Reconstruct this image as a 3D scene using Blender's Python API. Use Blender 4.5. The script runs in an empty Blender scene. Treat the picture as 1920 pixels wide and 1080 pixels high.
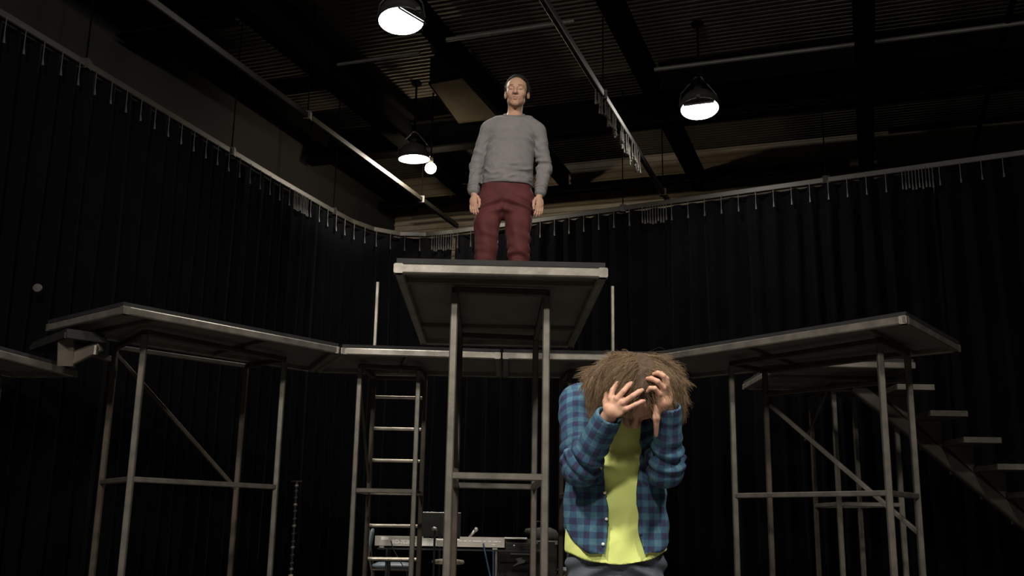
import bpy, math, random
import numpy as np
from mathutils import Vector, Matrix
random.seed(7); RNG = np.random.default_rng(7)
SC = bpy.context.scene
COL = SC.collection
rad = math.radians

# ------------------------------------------------------------------ camera, world, exposure
CAM = bpy.data.cameras.new('camera'); CAM.sensor_fit = 'HORIZONTAL'; CAM.sensor_width = 36.0
CAM.lens = 36.0 * 1910 / 1920; CAM.clip_start = 0.05; CAM.clip_end = 200
cam = bpy.data.objects.new('camera', CAM); COL.objects.link(cam)
P, RO = rad(13.05), rad(1.02)
fw = Vector((0, math.cos(P), math.sin(P))); u0 = Vector((0, -math.sin(P), math.cos(P))); r0 = Vector((1, 0, 0))
rt = r0 * math.cos(RO) + u0 * math.sin(RO); up = -r0 * math.sin(RO) + u0 * math.cos(RO)
cam.matrix_world = Matrix(((rt.x, up.x, -fw.x, 0), (rt.y, up.y, -fw.y, 0), (rt.z, up.z, -fw.z, 0.95), (0, 0, 0, 1)))
SC.camera = cam
world = bpy.data.worlds.new('world'); SC.world = world; world.use_nodes = True
world.node_tree.nodes['Background'].inputs[0].default_value = (0, 0, 0, 1)
world.node_tree.nodes['Background'].inputs[1].default_value = 0.0
SC.view_settings.view_transform = 'Standard'; SC.view_settings.look = 'None'
SC.view_settings.exposure = 0.0; SC.view_settings.gamma = 1.0; SC.view_settings.use_curve_mapping = False
LAMP = 465.0            # radiance of a floodlight's lit face

# ------------------------------------------------------------------ materials
def lin(c):
    return tuple(((v / 255) / 12.92 if v <= 10 else ((v / 255 + .055) / 1.055) ** 2.4) for v in c)
def nd(t, k, **kw):
    n = t.nodes.new(k)
    for a, b in kw.items(): setattr(n, a, b)
    return n
def mat(name, col, rough=.6, metal=0., var=.25, scale=6., bump=.0, bscale=60., spec=.5, sheen=0., col2=None, stretch=None, trans=None):
    """noise-varied Principled material; colours are linear"""
    m = bpy.data.materials.new(name); m.use_nodes = True; t = m.node_tree
    b = t.nodes['Principled BSDF']
    b.inputs['Roughness'].default_value = rough; b.inputs['Metallic'].default_value = metal
    b.inputs['Specular IOR Level'].default_value = spec
    if sheen: b.inputs['Sheen Weight'].default_value = sheen; b.inputs['Sheen Roughness'].default_value = .4
    tc = nd(t, 'ShaderNodeTexCoord'); src = tc.outputs['Object']
    if stretch:
        mp = nd(t, 'ShaderNodeMapping'); mp.inputs['Scale'].default_value = stretch
        t.links.new(src, mp.inputs['Vector']); src = mp.outputs['Vector']
    n = nd(t, 'ShaderNodeTexNoise'); n.inputs['Scale'].default_value = scale; n.inputs['Detail'].default_value = 5
    t.links.new(src, n.inputs['Vector'])
    r = nd(t, 'ShaderNodeValToRGB')
    c2 = col2 or tuple(v * (1 - var) for v in col)
    r.color_ramp.elements[0].position = .35; r.color_ramp.elements[1].position = .68
    r.color_ramp.elements[0].color = (*c2, 1); r.color_ramp.elements[1].color = (*col, 1)
    t.links.new(n.outputs['Fac'], r.inputs['Fac']); t.links.new(r.outputs['Color'], b.inputs['Base Color'])
    if bump:
        n2 = nd(t, 'ShaderNodeTexNoise'); n2.inputs['Scale'].default_value = bscale; n2.inputs['Detail'].default_value = 4
        t.links.new(src, n2.inputs['Vector'])
        bp = nd(t, 'ShaderNodeBump'); bp.inputs['Strength'].default_value = bump; bp.inputs['Distance'].default_value = .01
        t.links.new(n2.outputs['Fac'], bp.inputs['Height']); t.links.new(bp.outputs['Normal'], b.inputs['Normal'])
    return m
def emit(name, col, s):
    m = bpy.data.materials.new(name); m.use_nodes = True; t = m.node_tree
    b = t.nodes['Principled BSDF']; b.inputs['Base Color'].default_value = (.8, .8, .8, 1)
    b.inputs['Emission Color'].default_value = (*col, 1); b.inputs['Emission Strength'].default_value = s
    return m
M = {}
M['floor'] = mat('floor_paint', (.150, .140, .130), .6, var=.35, scale=3, bump=.1)
M['wall'] = mat('wall_paint', (.006, .006, .006), .9)
M['ceil'] = mat('deck_paint', (.075, .068, .058), .75, var=.3, scale=2, spec=.2)
M['beam'] = mat('beam_paint', (.003, .003, .003), .9, spec=.0)
M['purlin'] = mat('purlin_paint', (.03, .028, .024), .6)
M['duct'] = mat('duct_metal', (.030, .026, .020), .8, scale=2, spec=.0)
M['curtain'] = mat('curtain_cloth', (.0021, .0022, .0027), .95, var=.3, scale=2, spec=.01, sheen=.010)
M['track'] = mat('track_metal', (.014, .0125, .010), .55, .2, var=.4, scale=5)
M['hook'] = mat('hook_metal', (.022, .021, .020), .6, .2)
M['cord'] = mat('tie_cord', (.05, .046, .04), .8)
M['steel'] = mat('steel_tube', (.155, .142, .122), .45, .45, var=.35, scale=9, bump=.06, bscale=40)
M['rust'] = mat('rusty_tube', (.070, .052, .038), .6, .3, var=.45, scale=8)
M['fascia'] = mat('fascia_steel', (.215, .198, .172), .40, .5, var=.45, scale=7, bump=.08, bscale=30)
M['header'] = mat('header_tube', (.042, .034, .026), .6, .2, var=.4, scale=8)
M['deck'] = mat('deck_paint_black', (.016, .0165, .017), .7, var=.4, scale=8, spec=.3)
M['under'] = mat('deck_underside', (.105, .094, .084), .75, var=.3, scale=3)
M['joist'] = mat('joist_wood', (.075, .062, .048), .7, var=.3, scale=6)
M['rung'] = mat('rung_steel', (.42, .38, .32), .35, .6, var=.3, scale=12)
M['scoop'] = mat('scoop_shell', (.02, .02, .02), .6, .2)
M['lamp'] = emit('lamp_face', (1, .93, .82), LAMP)
M['lamp_dim'] = emit('lamp_face_dimmed', (1, .93, .82), LAMP*.52)
M['lamp_warm'] = emit('lamp_globe', (1, .80, .52), 330)
M['wire'] = mat('black_rubber', (.012, .012, .012), .6)
M['gel'] = mat('gel_frame', (.03, .03, .03), .5, .4)

# ------------------------------------------------------------------ mesh helpers
class MB:
    def __init__(s): s.v = []; s.f = []; s.mi = []
    def add(s, v, f):
        o = len(s.v); s.v += [tuple(p) for p in v]; s.f += [tuple(i + o for i in q) for q in f]; return s
    def box(s, a, b):
        x0, y0, z0 = a; x1, y1, z1 = b
        return s.add([(x0,y0,z0),(x1,y0,z0),(x1,y1,z0),(x0,y1,z0),(x0,y0,z1),(x1,y0,z1),(x1,y1,z1),(x0,y1,z1)],
              [(3,2,1,0),(4,5,6,7),(0,1,5,4),(1,2,6,5),(2,3,7,6),(3,0,4,7)])
    def bar(s, a, b, w, h=None, upv=(0,0,1)):
        """square tube from a to b with eased edges; w across, h along upv"""
        h = h or w; a = Vector(a); b = Vector(b); d = (b - a).normalized(); u = Vector(upv)
        if abs(d.dot(u)) > .98: u = Vector((0, 1, 0))
        x = d.cross(u).normalized(); u = x.cross(d).normalized()
        e = min(w, h) * .14
        ring = [(-w/2+e,-h/2),(w/2-e,-h/2),(w/2,-h/2+e),(w/2,h/2-e),(w/2-e,h/2),(-w/2+e,h/2),(-w/2,h/2-e),(-w/2,-h/2+e)]
        v = [a + x*p + u*q for p, q in ring] + [b + x*p + u*q for p, q in ring]
        f = [(i, (i+1) % 8, (i+1) % 8 + 8, i + 8) for i in range(8)] + [tuple(range(7, -1, -1)), tuple(range(8, 16))]
        return s.add(v, f)
    def tube(s, pts, r, n=8, caps=True):
        pts = [Vector(p) for p in pts]; rr = r if isinstance(r, (list, tuple)) else [r] * len(pts)
        t0 = (pts[1] - pts[0]).normalized(); u = Vector((0, 0, 1)) if abs(t0.z) < .9 else Vector((1, 0, 0))
        x = t0.cross(u).normalized(); V = []; F = []
        for i, p in enumerate(pts):
            t = ((pts[min(i+1, len(pts)-1)] - pts[max(i-1, 0)])).normalized()
            x = (x - t * x.dot(t)).normalized(); y = t.cross(x)
            V += [p + (x*math.cos(a) + y*math.sin(a)) * rr[i] for a in (2*math.pi*k/n for k in range(n))]
        for i in range(len(pts)-1):
            F += [(i*n+k, i*n+(k+1) % n, (i+1)*n+(k+1) % n, (i+1)*n+k) for k in range(n)]
        if caps: F += [tuple(range(n-1, -1, -1)), tuple(range((len(pts)-1)*n, len(pts)*n))]
        return s.add(V, F)
    def prism(s, poly, z0, z1):
        n = len(poly)
        if sum(poly[i][0]*poly[(i+1) % n][1] - poly[(i+1) % n][0]*poly[i][1] for i in range(n)) < 0: poly = poly[::-1]
        v = [(x, y, z0) for x, y in poly] + [(x, y, z1) for x, y in poly]
        return s.add(v, [tuple(range(n-1, -1, -1)), tuple(range(n, 2*n))] + [(i, (i+1) % n, (i+1) % n + n, i + n) for i in range(n)])
    def lathe(s, prof, mtx, n=24):
        V = []; F = []
        for r, z in prof:
            V += [mtx @ Vector((r*math.cos(2*math.pi*k/n), r*math.sin(2*math.pi*k/n), z)) for k in range(n)]
        for i in range(len(prof)-1):
            F += [(i*n+k, i*n+(k+1) % n, (i+1)*n+(k+1) % n, (i+1)*n+k) for k in range(n)]
        return s.add(V, F)
def link(name, me, mt, parent=None, smooth=False):
    o = bpy.data.objects.new(name, me); COL.objects.link(o)
    if mt: me.materials.append(mt)
    if smooth: me.polygons.foreach_set('use_smooth', [True] * len(me.polygons))
    if parent: o.parent = parent
    return o
def origin(o):
    p = Vector((0, 0, 0))
    while o: p += o.location; o = o.parent
    return p
def build(name, mb, mt, parent=None, smooth=False, base=None):
    """parts are written in world coordinates and stored relative to their thing"""
    off = origin(parent) if parent else Vector(base or (0, 0, 0))
    me = bpy.data.meshes.new(name); me.from_pydata([tuple(Vector(p) - off) for p in mb.v], [], mb.f); me.update()
    o = link(name, me, mt, parent, smooth)
    if not parent: o.location = off
    return o
def tag(o, label=None, cat=None, group=None, kind=None):
    for k, v in (('label', label), ('category', cat), ('group', group), ('kind', kind)):
        if v: o[k] = v
    return o
def thing(name, label, cat, loc, group=None):
    o = bpy.data.objects.new(name, None); COL.objects.link(o); o.location = loc; o.empty_display_size = .1
    return tag(o, label, cat, group)
def struct(name, mb, mt, smooth=False): return tag(build(name, mb, mt, smooth=smooth), kind='structure')
V3 = Vector
AD = V3((math.sin(rad(19.2)), math.cos(rad(19.2)), 0)); BD = V3((math.cos(rad(19.2)), -math.sin(rad(19.2)), 0))
def room(s, t, z): return BD * s + AD * t + V3((0, 0, z))

# ------------------------------------------------------------------ the hall
S0, S1, T0, T1, ZC = -7.4, 7.4, -7.5, 15.1, 6.7
def quad_slab(c, th):     # four corners, extruded outward by th
    mb = MB(); c = [V3(p) for p in c]; th = V3(th)
    return mb.add(c + [p + th for p in c], [(0,1,2,3),(7,6,5,4),(0,4,5,1),(1,5,6,2),(2,6,7,3),(3,7,4,0)])
struct('floor', quad_slab([room(S0,T0,0), room(S1,T0,0), room(S1,T1,0), room(S0,T1,0)], (0,0,-.2)), M['floor'])
for nm, a, b, o in (('wall_left', (S0,T0), (S0,T1), -BD), ('wall_right', (S1,T0), (S1,T1), BD), ('wall_back', (S0,T1), (S1,T1), AD), ('wall_behind', (S0,T0), (S1,T0), -AD)):
    struct(nm, quad_slab([room(*a,0), room(*b,0), room(*b,ZC), room(*a,ZC)], o*.2), M['wall'])
# ribbed metal siding on the upper part of the back wall
M['siding'] = mat('siding_metal', (.26, .225, .175), .7, var=.25, scale=2, spec=.2)
mb = MB(); prof = []; z = 4.6
while z < ZC - .1:
    prof += [(z, T1-.002), (z+.05, T1-.002), (z+.06, T1-.026), (z+.09, T1-.026)]; z += .1
V = []; F = []
for z, tt in prof: V += [room(S0+.01, tt, z), room(S1-.01, tt, z)]
for i in range(len(prof)-1): F.append((2*i, 2*i+1, 2*i+3, 2*i+2))
struct('trim_1', mb.add(V, F), M['siding'])
# corrugated metal roof deck: ribs run across the hall
mb = MB(); prof = []; t = T0
while t < T1:
    prof += [(t, ZC), (t+.045, ZC), (t+.055, ZC-.028), (t+.085, ZC-.028)]; t += .095
V = []; F = []
for i, (t, z) in enumerate(prof): V += [room(S0, t, z), room(S1, t, z)]
for i in range(len(prof)-1): F.append((2*i, 2*i+1, 2*i+3, 2*i+2))
mb.add(V, F)
n0 = len(prof)*2
mb.add([room(S0,T0,ZC+.1), room(S1,T0,ZC+.1), room(S1,T1,ZC+.1), room(S0,T1,ZC+.1)], [(0,1,2,3)])
struct('ceiling', mb, M['ceil'])

def ibeam(mb, a, b, w, h):
    a = V3(a); b = V3(b); d = V3((0,0,h/2))
    mb.bar(a - d, b - d, w, .03).bar(a + d, b + d, w, .03).bar(a, b, .025, h)
def on_s(p): return V3(p).dot(BD)
def on_t(p): return V3(p).dot(AD)
def roof_beam(name, label, along, at, lo, hi, z, w, h, mt, kind='i', cat='beam', group=None):
    a, b = (room(at, lo, z), room(at, hi, z)) if along == 'A' else (room(lo, at, z), room(hi, at, z))
    mb = MB()
    if kind == 'i': ibeam(mb, a, b, w, h)
    elif kind == 'pipe': mb.tube([a, b], w/2, 10)
    else: mb.bar(a, b, w, h)
    o = build(name, mb, mt, base=a); return tag(o, label, cat, group)
roof_beam('roof_beam', 'thick black steel roof beam passing behind the standing man\'s right arm', 'A', -5.7, T0+.1, T1-.1, 6.15, .22, .42, M['beam'])
roof_beam('roof_beam', 'slim black roof beam slanting down to the standing man\'s head', 'A', -4.30, T0+.1, T1-.1, 6.32, .09, .3, M['beam'])
roof_beam('roof_beam', 'black roof beam rising straight up at the right of the picture', 'A', .22, T0+.1, T1-.1, 6.12, .20, .46, M['beam'])
roof_beam('roof_beam', 'thin dark roof joist at the upper left between two pale pipes', 'A', -7.0, T0+.1, T1-.1, 6.2, .07, .2, M['beam'])
roof_beam('roof_beam', 'dark roof beam beside the curtain track with bunched hooks', 'A', -2.2, T0+.1, T1-.1, 6.15, .16, .3, M['beam'])
roof_beam('roof_beam', 'black cross beam at the top left corner of the hall', 'B', 8.1, S0+.1, -5.9, 6.15, .2, .4, M['beam'])
roof_beam('roof_beam', 'black cross beam just above the far pair of lit lamps', 'B', 12.05, S0+.1, S1-.1, 6.12, .2, .4, M['beam'])
roof_beam('roof_beam', 'thin dark cross beam at the left above the curtain track', 'B', 10.4, S0+.1, -5.8, 6.3, .08, .16, M['beam'])
roof_beam('roof_beam', 'black cross joist in front of the lit far corner of the ceiling', 'B', 14.35, S0+.1, 0, 5.98, .08, .10, M['beam'])
roof_beam('roof_beam', 'black cross beam above and behind the right hand lit lamp', 'B', 11.3, -2.1, S1-.1, 6.2, .15, .34, M['beam'])
roof_beam('roof_pipe', 'pale thin pipe running across above the right hand lit lamp', 'B', 10.45, -2.0, 2.6, 5.92, .05, .05, M['purlin'], 'pipe', 'pipe')
roof_beam('roof_pipe', 'pale thin pipe crossing behind the bright left hand lamp', 'B', 9.10, -3.95, -2.55, 5.92, .05, .05, M['purlin'], 'pipe', 'pipe')
roof_beam('roof_pipe', 'short pale pipe below the bright left hand lamp', 'B', 9.3, -5.35, -4.35, 5.92, .04, .04, M['purlin'], 'pipe', 'pipe')
roof_beam('roof_pipe', 'dark thin pipe at the far upper right slanting towards the back curtain', 'A', 1.58, T0+.1, T1-.1, 5.95, .06, .06, M['beam'], 'pipe', 'pipe')
roof_beam('roof_pipe', 'dark thin pipe crossing the upper right just above the curtain track', 'B', 13.3, .5, S1-.1, 6.0, .07, .07, M['beam'], 'pipe', 'pipe')
roof_beam('roof_pipe', 'faint pale pipe low in the far left corner of the ceiling', 'B', 14.7, -6.9, -5.5, 5.85, .04, .04, M['purlin'], 'pipe', 'pipe')
# ducts and a loop of cable
def duct(label, c, z0, z1):
    t = thing('ceiling_duct', label, 'duct', (c[0][0], c[0][1], z0))
    build('duct_body', MB().prism(c, z0, z1), M['duct'], t)
    n = len(c)
    for i in range(n): build('flange', MB().bar((*c[i], z0+.015), (*c[(i+1) % n], z0+.015), .03, .03), M['beam'], t)
duct('flat brownish ceiling duct above the standing man\'s right shoulder', [(-1.07,11.75),(-.55,11.50),(-.1,12.75),(-.75,13.10)], 6.25, 6.6)
duct('pale metal ceiling duct beside the far lamps near the standing man\'s elbow', [(-.60,13.95),(.1,13.7),(.45,14.6),(-.22,14.9)], 6.2, 6.55)
mb = MB(); mb.tube([(-.75+.22*math.sin(a), 15.0-.05*math.cos(a*2), 6.05-.16*(1-math.cos(a))) for a in np.linspace(-1.7, 1.7, 14)], .012, 6)
tag(build('power_cable', mb, M['wire'], base=(-.75,15,6.05)), 'black cable hanging in a loop from the far ceiling beam', 'cable')

# ------------------------------------------------------------------ curtain tracks and curtains
TZ = 5.0
LPATH = [(-6.2, 2.0), (-4.283, 7.728), (-3.668, 9.544), (-2.891, 11.84), (-2.45, 13.05), (-2.25, 13.55), (-1.99, 13.93), (-1.633, 14.16), (-1.25, 14.16), (-.853, 14.0)]
RPATH = [(-.853, 14.0), (.276, 13.402), (2.875, 11.968), (5.572, 10.497), (7.6, 9.4)]
def track(label, path, z, hang):
    t = thing('curtain_track', label, 'curtain track', (*path[0], z))
    mb = MB()
    for i in range(len(path)-1): mb.bar((*path[i], z), (*path[i+1], z), .055, .07)
    build('rail', mb, M['track'], t)
    tot = 0
    for i in range(len(path)-1):
        a, b = V3((*path[i], z)), V3((*path[i+1], z)); L = (b-a).length; k = 0
        while tot + L > hang*(k+1) - 0:
            f = (hang*(k+1) - tot) / L
            if 0 <= f <= 1:
                p = a.lerp(b, f)
                build('hanger_rod', MB().tube([p + V3((0,0,.03)), p + V3((0,0,ZC-z-.03))], .008, 6), M['beam'], t)
                build('clamp', MB().box(p - V3((.04,.04,.045)), p + V3((.04,.04,.05))), M['track'], t)
            k += 1
            if k > 40: break
        tot += L
    return t
track('long grey curtain track along the left side bending round the far corner', LPATH, TZ, 2.35)
track('grey curtain track along the back rising to the right edge of the picture', RPATH, TZ, 2.6)
a = room(-5.63, 3.0, 5.3); b = room(-5.63, 13.6, 5.3)
track('straight pale pipe rail running to the far corner left of the lamps', [(a.x, a.y), (b.x, b.y)], 5.3, 3.1)
a = room(-2.38, 3.0, 5.3); b = room(-2.38, 13.3, 5.3)
bt = track('straight grey track right of the standing man with bunched curtain hooks', [(a.x, a.y), (b.x, b.y)], 5.3, 3.3)
def tie(p, L):
    return MB().tube([p, p + V3((0,0,-L*.65)), p + V3((.004,.003,-L))], [.005, .005, .014], 5)
for i in range(64):
    f = i/63; tt = 9.35 + 2.0*f
    if .45 < f < .5: continue
    p = room(-2.38 + random.uniform(-.03, .03), tt + random.uniform(-.02, .02), 5.27)
    build('hook', tie(p, random.uniform(.12, .2) + .07*f), M['cord'], bt)

def resample(path, step):
    out = []; 
    for i in range(len(path)-1):
        a, b = V3((*path[i], 0)), V3((*path[i+1], 0)); n = max(1, int((b-a).length/step))
        out += [a.lerp(b, k/n) for k in range(n)]
    return out + [V3((*path[-1], 0))]
def curtain(label, path, f0, f1, top=4.945):
    pts = resample(path, .018); n = len(pts); pts = pts[int(f0*n):max(int(f1*n), 2)]
    t = thing('stage_curtain', label, 'curtain', (pts[0].x, pts[0].y, 0), 'black stage curtains on the tracks')
    N = len(pts); V = []; F = []; zs = [.02, .8, 1.6, 2.4, 3.2, 4.0, 4.5, top]
    ph = random.uniform(0, 6)
    for i, p in enumerate(pts):
        d = (pts[min(i+1, N-1)] - pts[max(i-1, 0)]).normalized(); nrm = V3((-d.y, d.x, 0)); s = i*.018
        for z in zs:
            k = .75 + .25*(1 - z/top)
            w = math.sin(s*2*math.pi/.235 + 1.2*math.sin(s*3.1+ph) + .12*z) * .05 + math.sin(s*2*math.pi/.11 + ph + .5*math.sin(s*7)) * .014 + .03*math.sin(s*1.7+ph*2)
            q = p + nrm * (w * k) + d * (.02*math.sin(z*1.3+s*9)*k)
            V.append((q.x, q.y, z))
    m = len(zs)
    for i in range(N-1):
        for j in range(m-1): F.append((i*m+j, (i+1)*m+j, (i+1)*m+j+1, i*m+j+1))
    mb = MB(); mb.add(V, F)
    fo = build('fabric', mb, M['curtain'], t, smooth=True)
    so = fo.modifiers.new('thickness', 'SOLIDIFY'); so.thickness = .004
    build('heading_band', MB().tube([(p.x, p.y, top-.02) for p in pts[::6]] , .012, 5), M['curtain'], t)
    step = int(.225/.018)
    for i in range(4, N, step):
        p = pts[i] - V3((pts[i].x, pts[i].y, 0)).normalized()*.085; build('hook', tie(V3((p.x, p.y, TZ-.03)), .24), M['hook'], t)
    for i in range(10):       # a few ties bunched where two curtains meet
        p = pts[max(0, N-1-i*2)]; p = p - V3((p.x, p.y, 0)).normalized()*.085; build('hook', tie(V3((p.x, p.y, TZ-.03)), .22 + .04*random.random()), M['hook'], t)
curtain('black curtain at the left edge hanging beside the far left step', LPATH, .0, .4225)
curtain('black pleated curtain behind the left platform, folds faintly lit', LPATH, .4215, .803)
curtain('black curtain bending round the far corner below the lamps', LPATH, .802, 1.0)
curtain('black curtain behind the keyboard and the centre platform', RPATH, .0, .3325)
curtain('black curtain hanging behind the right platform', RPATH, .3315, .6625)
curtain('black curtain at the right edge behind the stairs', RPATH, .6615, 1.0)

# ------------------------------------------------------------------ floodlights
def scoop(name, label, p, n, r, visor_dir, visor_at, facem=None, group=None, hang=True):
    """dome floodlight; p = centre of the opening, n = direction it faces"""
    p = V3(p); n = V3(n).normalized()
    t = thing(name, label, 'floodlight', p, group)
    z = -n; x = V3((1,0,0)); x = (x - z*x.dot(z)).normalized(); y = z.cross(x)
    m = Matrix(((x.x,y.x,z.x,p.x),(x.y,y.y,z.y,p.y),(x.z,y.z,z.z,p.z),(0,0,0,1)))
    prof = [(r*1.06,-.012),(r*1.06,.012),(r*1.02,.02)] + [(r*1.02*math.cos(a), .02+r*.95*math.sin(a)) for a in np.linspace(.1,1.35,9)] + [(r*.22, r*1.0),(r*.22, r*1.3),(.001, r*1.3)]
    dome = build('dome', MB().lathe(prof, m, 36), M['scoop'], t, smooth=True)
    build('rim', MB().lathe([(r*1.06,-.012),(r*.985,-.012),(r*.985,.012),(r*1.06,.012)], m, 36), M['gel'], t)
    build('lit_face', MB().lathe([(r*.985,.006),(r*.5,.004),(.0005,.003)], m, 36), facem or M['lamp_dim'], t)
    if visor_dir is not None:      # flat colour-frame holder covering a segment of the opening
        d = V3(visor_dir); d = (d - z*d.dot(z)).normalized(); e = z.cross(d); h = visor_at*r; a0 = math.acos(visor_at)
        pl = [d*(r*1.05*math.cos(a)) + e*(r*1.05*math.sin(a)) for a in np.linspace(-a0, a0, 14)]
        mb = MB(); k = len(pl)
        mb.add([p + q - z*.014 for q in pl] + [p + q - z*.022 for q in pl], [tuple(range(k)), tuple(range(2*k-1, k-1, -1))] + [(i, i+k, (i+1) % k + k, (i+1) % k) for i in range(k)])
        vo = build('frame_holder', mb, M['gel'], t)
        build('holder_lip', MB().bar(p + d*h - e*r*.8 - z*.03, p + d*h + e*r*.8 - z*.03, .012, .02), M['gel'], vo)
        build('latch', MB().box(p + d*r*1.12 - V3((.02,.02,.02)), p + d*r*1.12 + V3((.02,.02,.012))), M['hook'], t)
    if hang:
        top = V3((p.x, p.y, p.z + r*1.75)) - n*.05
        for sg in (-1, 1): build('yoke_arm', MB().tube([p + x*sg*r*1.06 + z*.02, p + x*sg*r*.95 + z*r*.9, top], .009, 6), M['scoop'], t)
        build('stem', MB().tube([top, V3((top.x, top.y, ZC-.03))], .014, 8), M['beam'], t)
        build('pipe_clamp', MB().box(top - V3((.035,.035,.03)), top + V3((.035,.035,.05))), M['beam'], t)
        build('canopy', MB().lathe([(.001,0),(.07,.0),(.07,.03),(.001,.03)], Matrix.Translation((top.x, top.y, ZC-.06)), 16), M['beam'], t)
    return t
scoop('floodlight', 'brightest lit dome floodlight at the top left of the standing man', (-1.10,8.87,5.6), (.05,-.16,-1), .215, (.8,-.75,0), .72)
scoop('floodlight', 'lit dome floodlight to the right of the standing man', (2.10,10.83,5.6), (0,-.22,-1), .215, (-.25,-1,0), .62)
scoop('floodlight', 'thin lit dome floodlight seen edge-on in the far corner', (-1.32,12.64,5.6), (.04,.05,-1), .20, None, 0)
# small globe work light beside the far lamp
t = thing('work_light', 'small round warm work light glaring beside the far lamp', 'work light', (-1.12,12.95,5.62))
m = Matrix.Translation((-1.12,12.95,5.58))
build('globe', MB().lathe([(.0005,-.075)] + [(.075*math.sin(a), -.075*math.cos(a)) for a in np.linspace(.2,2.9,12)] + [(.0005,.075)], m, 20), M['lamp_warm'], t, smooth=True)
build('socket', MB().lathe([(.03,.06),(.035,.10),(.03,.15),(.001,.15)], m, 16), M['scoop'], t)
build('stem', MB().tube([(-1.12,12.95,5.72),(-1.12,12.95,ZC-.03)], .012, 8), M['beam'], t)
# the rest of the hall's row of floodlights, over the audience side
scoop('floodlight', 'lit dome floodlight over the audience at the left, outside the picture', (-2.2,.4,5.6), (.22,.68,-.70), .27, None, 0, M['lamp'])
scoop('floodlight', 'lit dome floodlight over the audience at the right, outside the picture', (2.6,1.0,5.6), (-.3,.55,-.8), .23, None, 0, M['lamp'])
scoop('floodlight', 'lit dome floodlight at the rear of the audience, outside the picture', (-1.2,-2.6,5.6), (.1,.70,-.70), .24, None, 0, M['lamp'])

# ------------------------------------------------------------------ platforms
DT = 2.44; PLY = .03; TUBE = .058; UB = DT - PLY - TUBE      # deck top, board, edge tube, underside of the frame
def lerp2(a, b, f): return (a[0]+(b[0]-a[0])*f, a[1]+(b[1]-a[1])*f)
def inset(poly, d):
    c = (sum(p[0] for p in poly)/len(poly), sum(p[1] for p in poly)/len(poly)); out = []
    for p in poly:
        v = V3((c[0]-p[0], c[1]-p[1], 0)); v = v.normalized()*d*1.35; out.append((p[0]+v.x, p[1]+v.y))
    return out
def deck(t, poly, top=DT, joists=(), lip=.008):
    """board on a frame of steel tubes, with joists across between edges 0-1 ... given as ((edge_a, f), (edge_b, f))"""
    build('deck_board', MB().prism(inset(poly, lip), top-PLY, top), M['deck'], t)
    build('underside_panel', MB().prism(inset(poly, .045), top-PLY-.014, top-PLY-.001), M['under'], t)
    n = len(poly); zc = top-PLY-TUBE/2; pin = inset(poly, TUBE/2)
    for i in range(n):
        a, b = V3((*pin[i], zc)), V3((*pin[(i+1) % n], zc)); d = (b-a).normalized()*(TUBE/2)
        build('edge_tube', MB().bar(a-d*.98, b+d*.98, TUBE*.96, TUBE), M['fascia'], t)
    for (e1, f1), (e2, f2) in joists:
        a = lerp2(pin[e1], pin[(e1+1) % n], f1); b = lerp2(pin[e2], pin[(e2+1) % n], f2)
        build('joist', MB().bar((*a, zc+.003), (*b, zc+.003), .045, TUBE*.8), M['joist'], t)
def post(t, p, z1, w=.045, mt='steel'):
    build('post', MB().bar((p[0], p[1], .012), (p[0], p[1], z1), w), M[mt], t)
    build('foot_plate', MB().box((p[0]-.05, p[1]-.05, 0), (p[0]+.05, p[1]+.05, .012)), M['steel'], t)
def rail(t, a, b, z, w=.04, name='cross_rail', mt='steel'):
    build(name, MB().bar((a[0], a[1], z), (b[0], b[1], z), w, w), M[mt], t)
def brace(t, a, b, w=.032, mt='rust'):
    build('diagonal_brace', MB().bar(a, b, w, w), M[mt], t)
def tower(t, ps, rails=((0,1),(1,3),(3,2),(2,0)), z=1.22, mts=('steel',)*4):
    hz = UB - .022
    for p, mt in zip(ps, mts): post(t, p, hz - .02, mt=mt)
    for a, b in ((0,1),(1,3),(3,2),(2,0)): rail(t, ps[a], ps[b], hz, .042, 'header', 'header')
    for a, b in rails: rail(t, ps[a], ps[b], z)

# centre platform
c0 = V3((-.065, 5.715, 0)); ax = V3((math.sin(rad(-1.1)), math.cos(rad(-1.1)), 0)); lx = V3((ax.y, -ax.x, 0))
def cl(u, v): q = c0 + lx*u + ax*v; return (q.x, q.y)
t = thing('platform', 'tall centre platform on steel legs with a man standing on it', 'platform', (c0.x, c0.y+1.2, 0), 'tall steel stage platforms')
CPOLY = [cl(-.61,0), cl(.61,0), cl(.61,2.46), cl(-.61,2.46)]
deck(t, CPOLY, joists=(((1,.12),(3,.88)), ((1,.72),(3,.28))))
CP = [cl(-.275,.33), cl(.285,.36), cl(-.285,1.86), cl(.29,1.93)]
tower(t, CP, mts=('steel','steel','rust','steel'))
brace(t, (*CP[0], 2.05), (*CP[2], 1.35))
# back platforms, left with the ladder, right mirrored
BPL = [(-1.465,8.69), (-.085,8.80), (-.085,9.98), (-1.92,9.86)]
t = thing('platform', 'back left platform with ladder rungs behind the centre platform', 'platform', (-1.1,9.5,0), 'tall steel stage platforms')
deck(t, BPL, joists=(((0,.42),(2,.55)),))
LP = [(-1.37,9.22), (-.845,9.32), (-1.335,9.93), (-.835,9.95)]
tower(t, LP, rails=((0,1),(1,3),(3,2),(2,0)), mts=('steel','steel','rust','rust'))
brace(t, (LP[0][0], LP[0][1], 2.2), (LP[2][0], LP[2][1], 1.3), .026)
for z in (2.135, 1.83, 1.525, .915, .61, .305):
    build('rung', MB().tube([(LP[2][0]+.02, LP[2][1], z), (LP[3][0]-.02, LP[3][1], z)], .0165, 10), M['rung'], t, smooth=False)
post_top = lambda t, p: build('rail_post', MB().bar((p[0], p[1], DT), (p[0], p[1], 3.27), .032), M['fascia'], t)
post_top(t, (-1.335, 9.86))
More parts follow.
